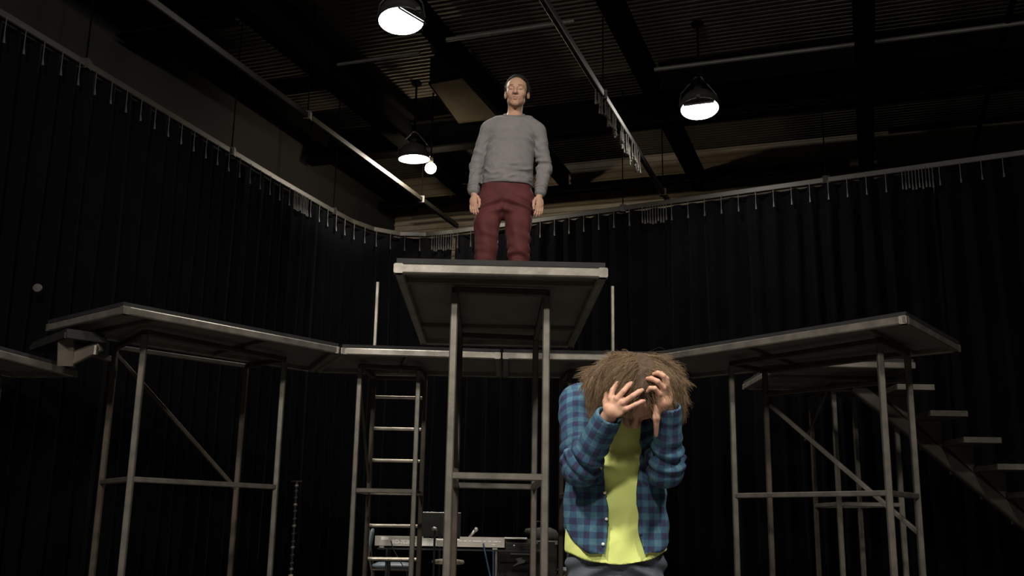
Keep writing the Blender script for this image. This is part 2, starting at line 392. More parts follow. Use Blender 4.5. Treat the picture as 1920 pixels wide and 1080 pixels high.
BPR = [(-.075,8.80), (1.267,8.785), (1.71,9.86), (-.075,9.98)]
t = thing('platform', 'back right platform mostly hidden behind the man holding his head', 'platform', (.9,9.5,0), 'tall steel stage platforms')
deck(t, BPR, joists=(((0,.55),(2,.45)),))
RP = [(.545,9.30), (1.07,9.22), (.505,9.95), (1.03,9.93)]
tower(t, RP, mts=('rust','steel','rust','rust'))
post_top(t, (1.0, 9.86))
# left platform
LPOLY = [(-2.757,7.064), (-1.475,8.675), (-1.93,9.85), (-3.63,7.82)]
t = thing('platform', 'long left platform with a diagonal brace, highlight along its front edge', 'platform', (-2.6,8.4,0), 'tall steel stage platforms')
deck(t, LPOLY, joists=(((0,.16),(2,.88)), ((0,.66),(2,.42))))
QP = [(-2.796,7.673), (-1.994,8.90), (-3.30,8.42), (-2.45,9.36)]
tower(t, QP, rails=((0,1),(0,2)), z=1.225, mts=('steel','steel','rust','rust'))
brace(t, (QP[2][0], QP[2][1], 2.28), (QP[3][0], QP[3][1], 1.21), .032)
# right platform
RPOLY = [(1.277,8.775), (2.744,6.918), (3.60,8.03), (1.72,9.85)]
t = thing('platform', 'long right platform with a bright diagonal brace beside the stairs', 'platform', (2.5,8.3,0), 'tall steel stage platforms')
deck(t, RPOLY, joists=(((0,.38),(2,.56)), ((0,.86),(2,.14))))
WP = [(1.90,8.70), (2.745,7.48), (2.29,9.10), (3.16,8.02)]
tower(t, WP, rails=((0,1),(1,3)), mts=('steel','steel','rust','steel'), z=1.215)
rail(t, WP[2], WP[3], 2.12, .034, mt='rust')
brace(t, (WP[2][0]+.03, WP[2][1]-.04, 2.02), (WP[3][0], WP[3][1], .93), .034, 'fascia')
# stair landing behind the right platform
t = thing('platform', 'stair landing platform behind the right platform with slim posts', 'platform', (3.2,10.0,0), 'tall steel stage platforms')
NPOLY = [(2.50,9.2), (3.69,9.2), (3.69,10.9), (2.50,10.9)]
deck(t, NPOLY, top=2.485, joists=(((1,.5),(3,.5)),))
NP = [(3.14,9.86), (3.76-.05,9.80), (3.18,10.75), (3.62,10.7)]
tower(t, NP, mts=('steel','fascia','rust','steel'), z=1.19)
brace(t, (3.10,9.9,2.28), (3.06,10.6,1.85), .022)
# stairs going down to the right
t = thing('staircase', 'open steel staircase going down to the right behind the right platform', 'staircase', (4.3,9.7,0))
zt = 2.25; x = 3.51; k = 0
st0 = V3((3.30,9.72,2.30)); slope = V3((.282,0,-.2335))
build('stringer', MB().bar(st0, st0 + slope*8.35, .09, .12), M['header'], t)
while zt > .2:
    tr = build('tread', MB().box((x, 9.2, zt-.05), (x+.33, 10.2, zt)), M['header'], t)
    build('tread_edge', MB().bar((x, 9.19, zt-.025), (x+.335, 9.19, zt-.025), .02, .052), M['steel'], tr)
    build('bracket', MB().add([(x+.06,9.68,zt-.05),(x+.30,9.68,zt-.05),(x+.30,9.68,zt-.30),(x+.06,9.76,zt-.05),(x+.30,9.76,zt-.05),(x+.30,9.76,zt-.30)],
          [(0,2,1),(3,4,5),(0,1,4,3),(1,2,5,4),(2,0,3,5)]), M['joist'], tr)
    zt -= .2335; x += .282
# steps at the far left
t = thing('stair_step', 'small step with a bracket at the end of the left platform', 'step', (-3.4,7.8,0))
P1 = [(-3.28,7.41), (-3.07,7.60), (-3.62,8.24), (-3.83,8.05)]
build('tread', MB().prism(P1, 2.265, 2.30), M['deck'], t)
for i in range(4): build('edge_tube', MB().bar((*P1[i], 2.25), (*P1[(i+1) % 4], 2.25), .03, .045), M['deck'], t)
build('bracket', MB().bar((-3.10,7.60,2.21), (-3.30,7.60,2.10), .05, .09), M['joist'], t)
build('bracket', MB().bar((-3.34,7.56,2.25), (-3.34,7.60,2.05), .12, .05), M['joist'], t)
build('bolt', MB().tube([(-3.115,7.55,2.20),(-3.115,7.55,2.13)], .02, 8), M['fascia'], t)
build('support_arm', MB().bar((-3.36,7.72,2.215), (-3.30,8.30,2.215), .04, .05), M['joist'], t)
t = thing('stair_step', 'low dark step platform at the left edge of the picture', 'step', (-3.9,7.0,0))
P2 = [(-3.42,7.99), (-3.72,6.05), (-4.45,6.18), (-3.98,8.10)]
deck(t, P2, top=2.10)
for p in ((-3.99,7.93), (-4.12,7.2), (-3.9,6.3), (-4.32,6.4)): post(t, p, 2.0, .04, 'rust')
build('knee_brace', MB().tube([(-3.99,7.93,1.72),(-4.0,7.90,1.90),(-4.02,7.83,1.97),(-4.07,7.6,2.0)], .03, 8), M['rust'], t)

# ------------------------------------------------------------------ band corner behind the platforms
M['kbd'] = mat('keyboard_shell', (.54, .51, .46), .45, var=.1)
M['badge'] = mat('badge_metal', (.20, .20, .19), .5)
M['white'] = mat('white_print', (.98, .96, .92), .5, var=.05)
M['blackkey'] = mat('black_plastic', (.015, .015, .015), .4)
M['paper'] = mat('paper', (.95, .93, .88), .7, var=.05)
M['vinyl'] = mat('blue_grey_vinyl', (.22, .28, .33), .4, var=.2)
M['tan'] = mat('tan_vinyl', (.42, .36, .28), .5, var=.2)
M['carpet'] = mat('cabinet_carpet', (.030, .029, .029), .9, var=.4, scale=40, bump=.2, bscale=200)
M['grille'] = mat('grille_cloth', (.018, .017, .016), .8, bump=.3, bscale=300)
M['bag'] = mat('bag_cloth', (.05, .047, .042), .85, var=.3, scale=12)
M['chrome'] = mat('chrome', (.5, .5, .5), .25, .9)
M['bluecord'] = mat('blue_cable', (.03, .07, .14), .5)
M['mic'] = mat('mic_grille', (.45, .43, .40), .4, .6)
kx0, kx1, ky = -1.37, -.035, 10.9
t = thing('keyboard', 'silver stage keyboard seen from its back behind the ladder platform', 'keyboard', (-.7, ky, .70))
m_ = MB(); m_.box((kx0, ky, .712), (kx1, ky+.33, .775))
build('body', m_, M['kbd'], t)
build('end_block', MB().box((kx0-.005, ky-.01, .710), (-.885, ky+.12, .808)), M['kbd'], t)
build('end_block', MB().box((-.495, ky-.01, .712), (kx1+.005, ky+.12, .812)), M['kbd'], t)
build('back_panel', MB().box((-.895, ky-.008, .716), (-.735, ky, .79)), M['white'], t)
build('socket', MB().box((-.575, ky-.016, .752), (-.535, ky-.008, .776)), M['blackkey'], t)
build('plate', MB().box((kx0+.06, ky-.014, .768), (kx0+.135, ky-.008, .798)), M['white'], t)
for i in range(52):
    w = (kx1-kx0-.10)/52; x = kx0+.05+i*w
    k_ = build('key', MB().box((x+.001, ky+.19, .775), (x+w-.001, ky+.325, .787)), M['white'], t)
    if i % 7 in (0, 1, 3, 4, 5) and i < 51: build('black_key', MB().box((x+w-.006, ky+.19, .786), (x+w+.006, ky+.275, .797)), M['blackkey'], t)
# lettering, jack legends and rubber feet on the back
def textobj(name, s, size, loc, rx, mt, parent, ext=.001):
    cu = bpy.data.curves.new(name, 'FONT'); cu.body = s; cu.size = size; cu.extrude = ext; cu.offset = size*.07; cu.align_x = 'CENTER'
    o = bpy.data.objects.new('tmp', cu); COL.objects.link(o); dg = bpy.context.evaluated_depsgraph_get(); dg.update()
    me = bpy.data.meshes.new_from_object(o.evaluated_get(dg)); bpy.data.objects.remove(o)
    R = Matrix.Translation(V3(loc) - origin(parent)) @ Matrix.Rotation(rx, 4, 'X'); me.transform(R)
    return link(name, me, mt, parent)
textobj('lettering', 'RD-700GX', .052, (-1.075, ky-.012, .735), rad(90), M['white'], t)
for i, (x, w) in enumerate(((-.50,.03),(-.455,.035),(-.40,.02),(-.36,.09),(-.25,.025),(-.20,.03),(-.15,.05),(-.09,.02))):
    build('jack_legend', MB().box((x, ky-.013, .766), (x+w, ky-.0095, .774)), M['white'], t)
build('jack_legend', MB().box((-.16, ky-.013, .735), (-.13, ky-.0095, .743)), M['white'], t)
for x in (kx0+.06, kx1-.1): build('rubber_foot', MB().box((x-.02, ky+.01, .690), (x+.03, ky+.05, .711)), M['kbd'], t)
t = thing('keyboard_stand', 'thin metal table stand with pale legs under the keyboard', 'stand', (-.7, ky+.15, 0))
build('stand_top', MB().box((kx0+.02, ky+.02, .672), (kx1+.42, ky+.31, .689)), M['blackkey'], t)
for x in (kx0+.12, -.115, .28):
    for y in (ky+.04, ky+.29): build('leg', MB().bar((x, y, 0), (x, y, .672), .028), M['steel'] if x > -.5 else M['blackkey'], t)
mb = MB().tube([(-.25, ky-.02, .75),(-.22, ky-.05, .62),(-.165, ky-.05, .40),(-.13, ky-.03, .02)], .009, 6)
mb.tube([(-.145, ky-.03, .69),(-.14, ky-.04, .4),(-.13, ky-.03, .02)], .008, 6)
tag(build('signal_cable', mb, M['bluecord'], base=(-.13, ky, 0)), 'blue cable hanging down from the keyboard back', 'cable')
mb = MB().tube([(kx0+.16, ky-.015, .76),(kx0+.20, ky-.03, .66),(kx0+.34, ky-.05, .45),(kx0+.42, ky-.04, .02)], .006, 6)
tag(build('signal_cable', mb, M['wire'], base=(kx0+.4, ky, 0)), 'black cable sagging from the left end of the keyboard', 'cable')
tag(build('sheet_music', MB().prism([(-.035,11.0),(.20,10.97),(.21,11.2),(-.03,11.22)], .80, .812), M['paper'], base=(.08,11.1,.80)), 'white sheaf of papers lying on the black mixer', 'paper')
t = thing('mixer', 'small black mixer with little knobs beside the keyboard', 'mixer', (.12, 11.1, .69))
build('body', MB().add([(-.02,10.93,.69),(.30,10.93,.69),(.30,11.25,.69),(-.02,11.25,.69),(-.02,10.93,.755),(.30,10.93,.755),(.30,11.25,.80),(-.02,11.25,.80)], [(3,2,1,0),(4,5,6,7),(0,1,5,4),(1,2,6,5),(2,3,7,6),(3,0,4,7)]), M['blackkey'], t)
for i in range(12):
    build('knob', MB().tube([(-.005+i*.025, 10.932, .735), (-.005+i*.025, 10.915, .735)], .007, 8), M['hook'] if i != 3 else M['white'], t)
build('front_trim', MB().box((-.02, 10.922, .700), (.30, 10.93, .706)), M['hook'], t)
# microphone standing in a clip over the keyboard
t = thing('microphone', 'slanted pale handheld microphone standing up from the keyboard', 'microphone', (-.40, 11.0, .81))
build('handle', MB().tube([(-.405,11.0,.805),(-.345,11.0,.875)], [.012,.017], 10), M['mic'], t, smooth=True)
build('grille', MB().tube([(-.347,11.0,.872),(-.337,11.0,.885),(-.325,11.0,.897),(-.318,11.0,.905)], [.017,.023,.021,.008], 10), M['mic'], t, smooth=True)
# music stand behind the keyboard
t = thing('music_stand', 'wide black music stand desk behind the keyboard, its top edge glinting', 'music stand', (-.76, 11.6, 0))
build('desk', MB().add([(-1.0,11.82,.80),(-.53,11.82,.80),(-.53,11.75,1.06),(-1.0,11.75,1.06),(-1.0,11.84,.80),(-.53,11.84,.80),(-.53,11.77,1.06),(-1.0,11.77,1.06)], [(0,1,2,3),(7,6,5,4),(0,4,5,1),(1,5,6,2),(2,6,7,3),(3,7,4,0)]), M['blackkey'], t)
build('desk_edge', MB().bar((-1.0,11.75,1.062), (-.53,11.75,1.062), .012, .012), M['chrome'], t)
build('ledge', MB().box((-1.0,11.83,.795), (-.53,11.90,.805)), M['blackkey'], t)
build('pole', MB().tube([(-.76,11.82,.03),(-.76,11.82,.88)], .014, 8), M['blackkey'], t)
for a in (0.3, 2.4, 4.5): build('leg', MB().tube([(-.76,11.82,.14),(-.76+.28*math.cos(a),11.82+.28*math.sin(a),.012)], .011, 6), M['blackkey'], t)
# microphone on a straight black stand in front of the keyboard
t = thing('microphone_stand', 'straight black microphone stand in front of the keyboard', 'microphone stand', (-.745, 10.72, 0))
build('pole', MB().tube([(-.745,10.72,.02),(-.745,10.72,.87)], .012, 8), M['blackkey'], t)
build('base', MB().lathe([(.001,.028),(.03,.03),(.12,.018),(.125,0),(.001,0)], Matrix.Translation((-.745,10.72,0)), 20), M['blackkey'], t)
build('clip', MB().bar((-.745,10.72,.86), (-.745,10.69,.885), .02, .02), M['blackkey'], t)
build('microphone_head', MB().tube([(-.775,10.70,.885),(-.755,10.70,.893),(-.738,10.70,.89),(-.725,10.70,.87)], [.012,.02,.02,.008], 10), M['mic'], t, smooth=True)
# chairs
def chair(label, ox, oy, ang, seatz=.46):
    t = thing('stacking_chair', label, 'chair', (ox, oy, 0), 'padded stacking chairs by the keyboard')
    R = Matrix.Rotation(ang, 3, 'Z')
    W = lambda x, y, z: V3((ox, oy, 0)) + R @ V3((x, y, z))       # chair faces local +x
    def pad(name, c, dx, dy, dz, rx=0):
        mb = MB(); prof = []
        nx = 8; ny = 8; V = []; F = []
        for s in (1, -1):
            for i in range(nx+1):
                for j in range(ny+1):
                    a = -1+2*i/nx; b = -1+2*j/ny; e = (1-a**6)*(1-b**6)
                    p = V3((a*dx*(1-.06*b**4), b*dy*(1-.06*a**4), s*dz*(.25+.75*e**.5)))
                    p = Matrix.Rotation(rx, 3, 'Y') @ p + V3(c); V.append(W(*p))
        m = (nx+1)*(ny+1); id_ = lambda s, i, j: s*m + i*(ny+1)+j
        for i in range(nx):
            for j in range(ny):
                F.append((id_(0,i,j), id_(0,i+1,j), id_(0,i+1,j+1), id_(0,i,j+1))); F.append((id_(1,i,j+1), id_(1,i+1,j+1), id_(1,i+1,j), id_(1,i,j)))
        for i in range(nx): F += [(id_(0,i+1,0), id_(0,i,0), id_(1,i,0), id_(1,i+1,0)), (id_(0,i,ny), id_(0,i+1,ny), id_(1,i+1,ny), id_(1,i,ny))]
        for j in range(ny): F += [(id_(0,0,j), id_(0,0,j+1), id_(1,0,j+1), id_(1,0,j)), (id_(0,nx,j+1), id_(0,nx,j), id_(1,nx,j), id_(1,nx,j+1))]
        mb.add(V, F); return build(name, mb, M['vinyl'], t, smooth=True)
    pad('seat', (0, 0, seatz+.02), .225, .215, .035)
    pad('backrest', (-.27, 0, seatz+.25), .17, .20, .022, rad(100))
    for s in (-1, 1):
        build('leg', MB().tube([W(.19,s*.2,seatz-.02), W(.215,s*.215,seatz-.06), W(.225,s*.225,.0)], .0125, 8), M['rust'], t, smooth=True)
        build('back_leg', MB().tube([W(-.30,s*.205,seatz+.42), W(-.255,s*.205,seatz+.1), W(-.215,s*.205,seatz-.06), W(-.26,s*.225,0)], .0125, 8), M['rust'], t, smooth=True)
        build('seat_rail', MB().tube([W(.19,s*.2,seatz-.022), W(-.215,s*.205,seatz-.022)], .011, 8), M['rust'], t)
    build('stretcher', MB().tube([W(.2,-.2,seatz-.03), W(.2,.2,seatz-.03)], .011, 8), M['rust'], t)
chair('blue grey padded chair left of the keyboard seen through the ladder', -1.27, 11.75, rad(4))
chair('blue grey padded chair half hidden behind the man holding his head', .80, 11.7, rad(185), .44)
t = thing('stool', 'round tan padded stool under the keyboard', 'stool', (-.635, 11.35, 0))
m = Matrix.Translation((-.635, 11.35, .54))
build('seat', MB().lathe([(.001,-.02),(.165,-.02),(.178,0),(.165,.022),(.09,.032),(.001,.034)], m, 28), M['tan'], t, smooth=True)
build('post', MB().tube([(-.635,11.35,.2),(-.635,11.35,.52)], .018, 10), M['blackkey'], t)
for a in (.4, 2.5, 4.6): build('leg', MB().tube([(-.635,11.35,.42),(-.635+.24*math.cos(a),11.35+.24*math.sin(a),.012)], .012, 6), M['chrome'], t)
# amplifier and loudspeaker cabinets
t = thing('amplifier', 'black amplifier cabinet with a grey lightning shaped badge', 'amplifier', (.12, 11.65, 0))
build('cabinet', MB().box((-.10,11.42,.02), (.28,11.80,.66)), M['carpet'], t)
build('grille', MB().box((-.08,11.41,.05), (.26,11.42,.52)), M['grille'], t)
build('control_panel', MB().box((-.08,11.412,.55), (.26,11.42,.63)), M['blackkey'], t)
build('trim_strip', MB().box((.035,11.395,.630), (.255,11.41,.642)), M['badge'], t)
badge = [(.055,.50),(.12,.555),(.10,.575),(.10,.59),(.165,.60),(.155,.58),(.20,.575),(.185,.545),(.115,.525)]
mb = MB(); mb.add([(x, 11.405, z) for x, z in badge] + [(x, 11.41, z) for x, z in badge], [tuple(range(9)), tuple(range(17, 8, -1))] + [(i, (i+9), (i+1) % 9+9, (i+1) % 9) for i in range(9)])
build('badge', mb, M['badge'], t)
for x in (-.06, .24): build('rubber_foot', MB().box((x-.02,11.45,0), (x+.02,11.5,.02)), M['blackkey'], t)
t = thing('loudspeaker', 'black carpeted loudspeaker cabinet right of the amplifier', 'loudspeaker', (.43, 11.3, 0))
build('cabinet', MB().box((.30,11.26,.02), (.53,11.56,.775)), M['carpet'], t)
build('edge_trim', MB().bar((.30,11.26,.776), (.53,11.26,.776), .014, .014), M['badge'], t)
for x in (.308, .522): build('corner_cap', MB().box((x-.016,11.245,.745), (x+.016,11.275,.787)), M['chrome'], t)
build('grille', MB().box((.315,11.25,.08), (.515,11.26,.72)), M['grille'], t)
# soft bag on top
t = thing('soft_bag', 'rounded dark soft bag lying on the loudspeaker', 'bag', (.37, 11.25, .785))
mb = MB(); ms = Matrix.Translation((.40,11.42,.785)) @ Matrix.Diagonal((1.15,.8,1,1))
mb.lathe([(.001,.0),(.125,.0),(.14,.03),(.135,.07),(.11,.11),(.06,.135),(.001,.142)], ms, 24)
build('body', mb, M['bag'], t, smooth=True)
ms = Matrix.Translation((.255,11.42,.84)) @ Matrix.Diagonal((1,.8,1,1))
build('flap', MB().lathe([(.001,.0),(.05,.005),(.075,.03),(.06,.065),(.001,.075)], ms, 20), M['bag'], t, smooth=True)
build('strap', MB().tube([(.27,11.39,.91),(.275,11.37,.96),(.33,11.37,.985),(.40,11.39,.97),(.43,11.42,.915)], .007, 6), M['wire'], t)
build('buckle', MB().box((.262,11.365,.945),(.284,11.38,.968)), M['white'], t)
# slim pole on the left against the curtain
t = thing('floor_stand', 'slim dark pole with glinting fittings against the left curtain', 'stand', (-1.84, 9.55, 0))
build('pole', MB().tube([(-1.95,9.55,.05),(-1.95,9.55,1.30)], .012, 8), M['blackkey'], t)
for i, z in enumerate((.52,.57,.64,.71,.76,.83,.90,.96,1.03,1.09,1.15,1.21,1.26)):
    build('fitting', MB().lathe([(.012,-.012),(.02,-.008),(.02,.008),(.012,.012)], Matrix.Translation((-1.95,9.55,z)), 10), M['fascia'] if i % 3 == 0 else M['hook'], t, smooth=True)
build('sleeve', MB().lathe([(.013,.0),(.022,.005),(.022,.16),(.013,.165)], Matrix.Translation((-1.95,9.55,.31)), 12), M['tan'], t)
build('crossbar', MB().tube([(-2.0,9.55,1.3),(-1.90,9.55,1.3)], .008, 6), M['blackkey'], t)
build('base', MB().lathe([(.001,.04),(.03,.05),(.13,.02),(.135,0),(.001,0)], Matrix.Translation((-1.95,9.55,0)), 20), M['blackkey'], t)
# dim round plate on the left curtain
t = thing('round_sign', 'small dim round pale disc in front of the far left curtain', 'disc', (-3.975, 8.33, 2.77))
m = Matrix.Translation((-3.975, 8.33, 2.808)) @ Matrix.Rotation(rad(90), 4, 'X') @ Matrix.Rotation(rad(12), 4, 'Y')
build('face', MB().lathe([(.001,.012),(.034,.010),(.038,.0),(.001,0)], m, 20), M['hook'], t)
build('pin', MB().tube([(-3.975,8.335,2.808),(-4.03,8.355,2.808)], .006, 6), M['wire'], t)

# ------------------------------------------------------------------ people: distance-field modelling helpers
class Field:
    """smooth union of tapered limbs and ellipsoids on a voxel grid"""
    def __init__(s, lo, hi, h):
        s.lo = np.array(lo, np.float32); s.h = h; s.n = np.ceil((np.array(hi) - lo) / h).astype(int) + 1
        s.v = np.full(s.n, .05, np.float32)
    def win(s, lo, hi):
        a = np.clip(((np.array(lo) - s.lo) / s.h).astype(int), 0, s.n - 1); b = np.clip(((np.array(hi) - s.lo) / s.h).astype(int) + 2, 1, s.n)
        ax = [(s.lo[i] + s.h * np.arange(a[i], b[i], dtype=np.float32)) for i in range(3)]
        return tuple(slice(a[i], b[i]) for i in range(3)), (ax[0][:, None, None], ax[1][None, :, None], ax[2][None, None, :])
    def put(s, sl, d, k, sub=False):
        a = s.v[sl]
        if a.size == 0: return
        if sub:
            d = -d; h = np.maximum(k - np.abs(a - d), 0) / k; s.v[sl] = np.maximum(a, d) + h*h*k*.25
        else:
            h = np.maximum(k - np.abs(a - d), 0) / k; s.v[sl] = np.minimum(a, d) - h*h*k*.25
    def cone(s, a, b, ra, rb, k=.02, fy=1., sub=False):
        a = np.array(a, np.float32); b = np.array(b, np.float32); r = max(ra, rb) + .05 + k
        sl, (X, Y, Z) = s.win(np.minimum(a, b) - r, np.maximum(a, b) + r)
        d = b - a; L = max(float(d @ d), 1e-9)
        t = np.clip(((X - a[0])*d[0] + (Y - a[1])*d[1] + (Z - a[2])*d[2]) / L, 0, 1)
        q = np.sqrt((X - a[0] - t*d[0])**2 + ((Y - a[1] - t*d[1])/fy)**2 + (Z - a[2] - t*d[2])**2) - (ra + (rb - ra)*t)
        s.put(sl, q * (min(fy, 1) if fy < 1 else 1), k, sub); return s
    def chain(s, pts, rs, k=.02, fy=1.):
        for i in range(len(pts)-1): s.cone(pts[i], pts[i+1], rs[i], rs[i+1], k, fy)
        return s
    def ell(s, c, r, axes=None, k=.02, sub=False):
        c = np.array(c, np.float32); R = max(r) + .05 + k; sl, (X, Y, Z) = s.win(c - R, c + R)
        A = np.eye(3) if axes is None else np.array(axes)
        x, y, z = X - c[0], Y - c[1], Z - c[2]
        q = [(A[i][0]*x + A[i][1]*y + A[i][2]*z) / r[i] for i in range(3)]
        k0 = np.sqrt(q[0]**2 + q[1]**2 + q[2]**2); k1 = np.sqrt((q[0]/r[0])**2 + (q[1]/r[1])**2 + (q[2]/r[2])**2) + 1e-6
        s.put(sl, k0*(k0 - 1)/k1, k, sub); return s
    def coords(s): return s.win(s.lo, s.lo + s.h*s.n)[1]
    def clip(s, d):                      # keep where d <= 0
        s.v = np.maximum(s.v, d.astype(np.float32)); return s
    def surface(s):
        v = s.v; v[0] = v[-1] = .05; v[:, 0] = v[:, -1] = .05; v[:, :, 0] = v[:, :, -1] = .05
        n = v.shape; ins = v < 0; m = tuple(k-1 for k in n)
        cnt = np.zeros(m, np.uint8)
        for i in (0, 1):
            for j in (0, 1):
                for k in (0, 1): cnt += ins[i:i+m[0], j:j+m[1], k:k+m[2]]
        I = np.argwhere((cnt > 0) & (cnt < 8)); idx = np.full(m, -1, np.int32); idx[tuple(I.T)] = np.arange(len(I))
        acc = np.zeros((len(I), 3)); w = np.zeros(len(I)); C = [(i, j, k) for i in (0,1) for j in (0,1) for k in (0,1)]
        for a in C:
            for ax in range(3):
                if a[ax]: continue
                b = list(a); b[ax] = 1
                va = v[I[:,0]+a[0], I[:,1]+a[1], I[:,2]+a[2]]; vb = v[I[:,0]+b[0], I[:,1]+b[1], I[:,2]+b[2]]
                x = (va < 0) != (vb < 0); t = np.where(x, va/np.where(x, va - vb, 1), 0)
                p = np.array(a, float)[None].repeat(len(I), 0); p[:, ax] += t
                acc += p * x[:, None]; w += x
        P = (I + acc / w[:, None]) * s.h + s.lo
        Q = []
        for ax in range(3):
            o1, o2 = [(1,2),(2,0),(0,1)][ax]
            A = [slice(0, None)]*3; B = [slice(0, None)]*3; A[ax] = slice(0, -1); B[ax] = slice(1, None)
            e = np.argwhere(ins[tuple(A)] != ins[tuple(B)])
            e = e[(e[:, o1] > 0) & (e[:, o2] > 0) & (e[:, o1] < n[o1]-1) & (e[:, o2] < n[o2]-1)]
            if not len(e): continue
            fl = ins[tuple(e.T)]; d1 = np.zeros(3, int); d1[o1] = 1; d2 = np.zeros(3, int); d2[o2] = 1
            q = np.stack([idx[tuple((e - d1 - d2).T)], idx[tuple((e - d2).T)], idx[tuple(e.T)], idx[tuple((e - d1).T)]], 1)
            q[~fl] = q[~fl][:, ::-1]; Q.append(q)
        return P, np.concatenate(Q)
def normals(P, Q):
    n = np.cross(P[Q[:,2]] - P[Q[:,0]], P[Q[:,3]] - P[Q[:,1]]); N = np.zeros_like(P)
    for i in range(4): np.add.at(N, Q[:, i], n)
    return N / (np.linalg.norm(N, axis=1)[:, None] + 1e-12)
def smooth(P, Q, it=1, f=.5):
    for _ in range(it):
        A = np.zeros_like(P); W = np.zeros(len(P))
        for i in range(4):
            j = (i+1) % 4; np.add.at(A, Q[:, i], P[Q[:, j]]); np.add.at(A, Q[:, j], P[Q[:, i]]); np.add.at(W, Q[:, i], 1); np.add.at(W, Q[:, j], 1)
        P = P*(1-f) + A/np.maximum(W, 1)[:, None]*f
    return P
def skin(name, P, Q, mt, parent, attr=None):
    off = np.array(origin(parent)); me = bpy.data.meshes.new(name)
    me.vertices.add(len(P)); me.vertices.foreach_set('co', (P - off).astype(np.float32).ravel())
    me.loops.add(len(Q)*4); me.loops.foreach_set('vertex_index', Q.astype(np.int32).ravel())
    me.polygons.add(len(Q)); me.polygons.foreach_set('loop_start', np.arange(0, len(Q)*4, 4, dtype=np.int32))
    me.update(calc_edges=True); me.validate()
    for nm, arr in (attr or {}).items():
        a = me.attributes.new(nm, 'FLOAT_VECTOR', 'POINT'); a.data.foreach_set('vector', arr.astype(np.float32).ravel())
    return link(name, me, mt, parent, True)
def nz(P, f, seed=0., st=(1,1,1)):       # cheap smooth noise in -1..1
    x, y, z = (P * np.array(st)).T * f + seed
    return (np.sin(x + 1.7*np.sin(y*.9 + seed) + .6*z) + np.sin(y*1.13 + 1.5*np.sin(z*1.1 - seed) - .4*x) + np.sin(z*1.21 + 1.6*np.sin(x*.8 + 2*seed) + .5*y)) / 3
def ridge(P, f, seed=0., st=(1,1,1)): return 1 - 2*np.abs(nz(P, f, seed, st))
def bump01(x, c, w): return np.exp(-((x - c)/w)**2)
def segdist(P, a, b):
    a = np.array(a); d = np.array(b) - a; t = np.clip((P - a) @ d / (d @ d), 0, 1); return np.linalg.norm(P - a - t[:, None]*d, axis=1), t
def axes_of(face, upv):
    f = np.array(face, float); f /= np.linalg.norm(f); u = np.array(upv, float); u -= f*(u @ f); u /= np.linalg.norm(u)
    return np.cross(u, f), f, u
def head(F, c, face, upv, s=1., ears=True, k=1.):
    """adds skull, jaw, brow, nose, lips, closed eyes and ears; returns local-to-world"""
    X, f, u = axes_of(face, upv); c = np.array(c, float)
    W = lambda x, y, z: c + (X*x + f*y + u*z)*s
    A = (X, f, u); E = lambda p, r, k=.02, sub=False: F.ell(W(*p), [q*s for q in r], A, k*s, sub)
    Cn = lambda a, b, ra, rb, k=.02, sub=False: F.cone(W(*a), W(*b), ra*s, rb*s, k*s, 1., sub)
    E((0,-.012,.035), (.077,.098,.088)); E((0,.030,-.036), (.058,.066,.080), .03); E((0,.040,.03), (.064,.062,.06), .03)
    Cn((-.042,.015,-.066), (-.014,.078,-.106), .017, .015, .03); Cn((.042,.015,-.066), (.014,.078,-.106), .017, .015, .03)
    E((0,.084,-.108), (.020,.016,.016), .022)
    for q in (-1, 1):
        E((q*.044,.066,-.026), (.022,.020,.020), .03)                     # cheekbone
        E((q*.032,.104,.002), (.020,.016,.013), .010, True)              # eye socket
    Cn((-.042,.086,.022), (.042,.086,.022), .010, .010, .016)
    for q in (-1, 1):
        E((q*.032,.0845,.001), (.0165,.0125,.0115), .004)                  # closed lid
        E((q*.0135,.101,-.039), (.009,.012,.0085), .008)                  # nostril wing
    Cn((0,.094,.012), (0,.116,-.032), .0090, .0130, .010); E((0,.118,-.036), (.0140,.0125,.0115), .010)
    for q in (-1, 1): E((q*.0065,.112,-.0480), (.0046,.0065,.0045), .003, True)
    E((0,.083,-.066), (.028,.015,.020), .016)
    Cn((-.019,.090,-.0655), (0,.0985,-.0625), .0045, .0058, .006); Cn((.019,.090,-.0655), (0,.0985,-.0625), .0045, .0058, .006)
    Cn((-.017,.0895,-.0755), (.017,.0895,-.0755), .0062, .0062, .006)
    E((0,.096,-.0765), (.012,.006,.006), .008)
    Cn((-.024,.094,-.0690), (.024,.094,-.0690), .0024, .0024, .003, True)
    E((0,.094,-.090), (.015,.006,.005), .008, True)
    if ears:
        for q in (-1, 1):
            B = axes_of(f*.9 - X*q*.35, u)
            F.ell(W(q*.083,-.012,-.008), (.0085*s,.019*s,.031*s), B, .006*s); F.ell(W(q*.092,-.004,-.004), (.006*s,.010*s,.018*s), B, .004*s, True)
    return W
def loc(P, W):                            # world -> head coordinates
    o = W(0,0,0); X = W(1,0,0) - o; f = W(0,1,0) - o; u = W(0,0,1) - o; s2 = X @ X
    D = P - o; return np.stack([D @ X, D @ f, D @ u], 1) / s2
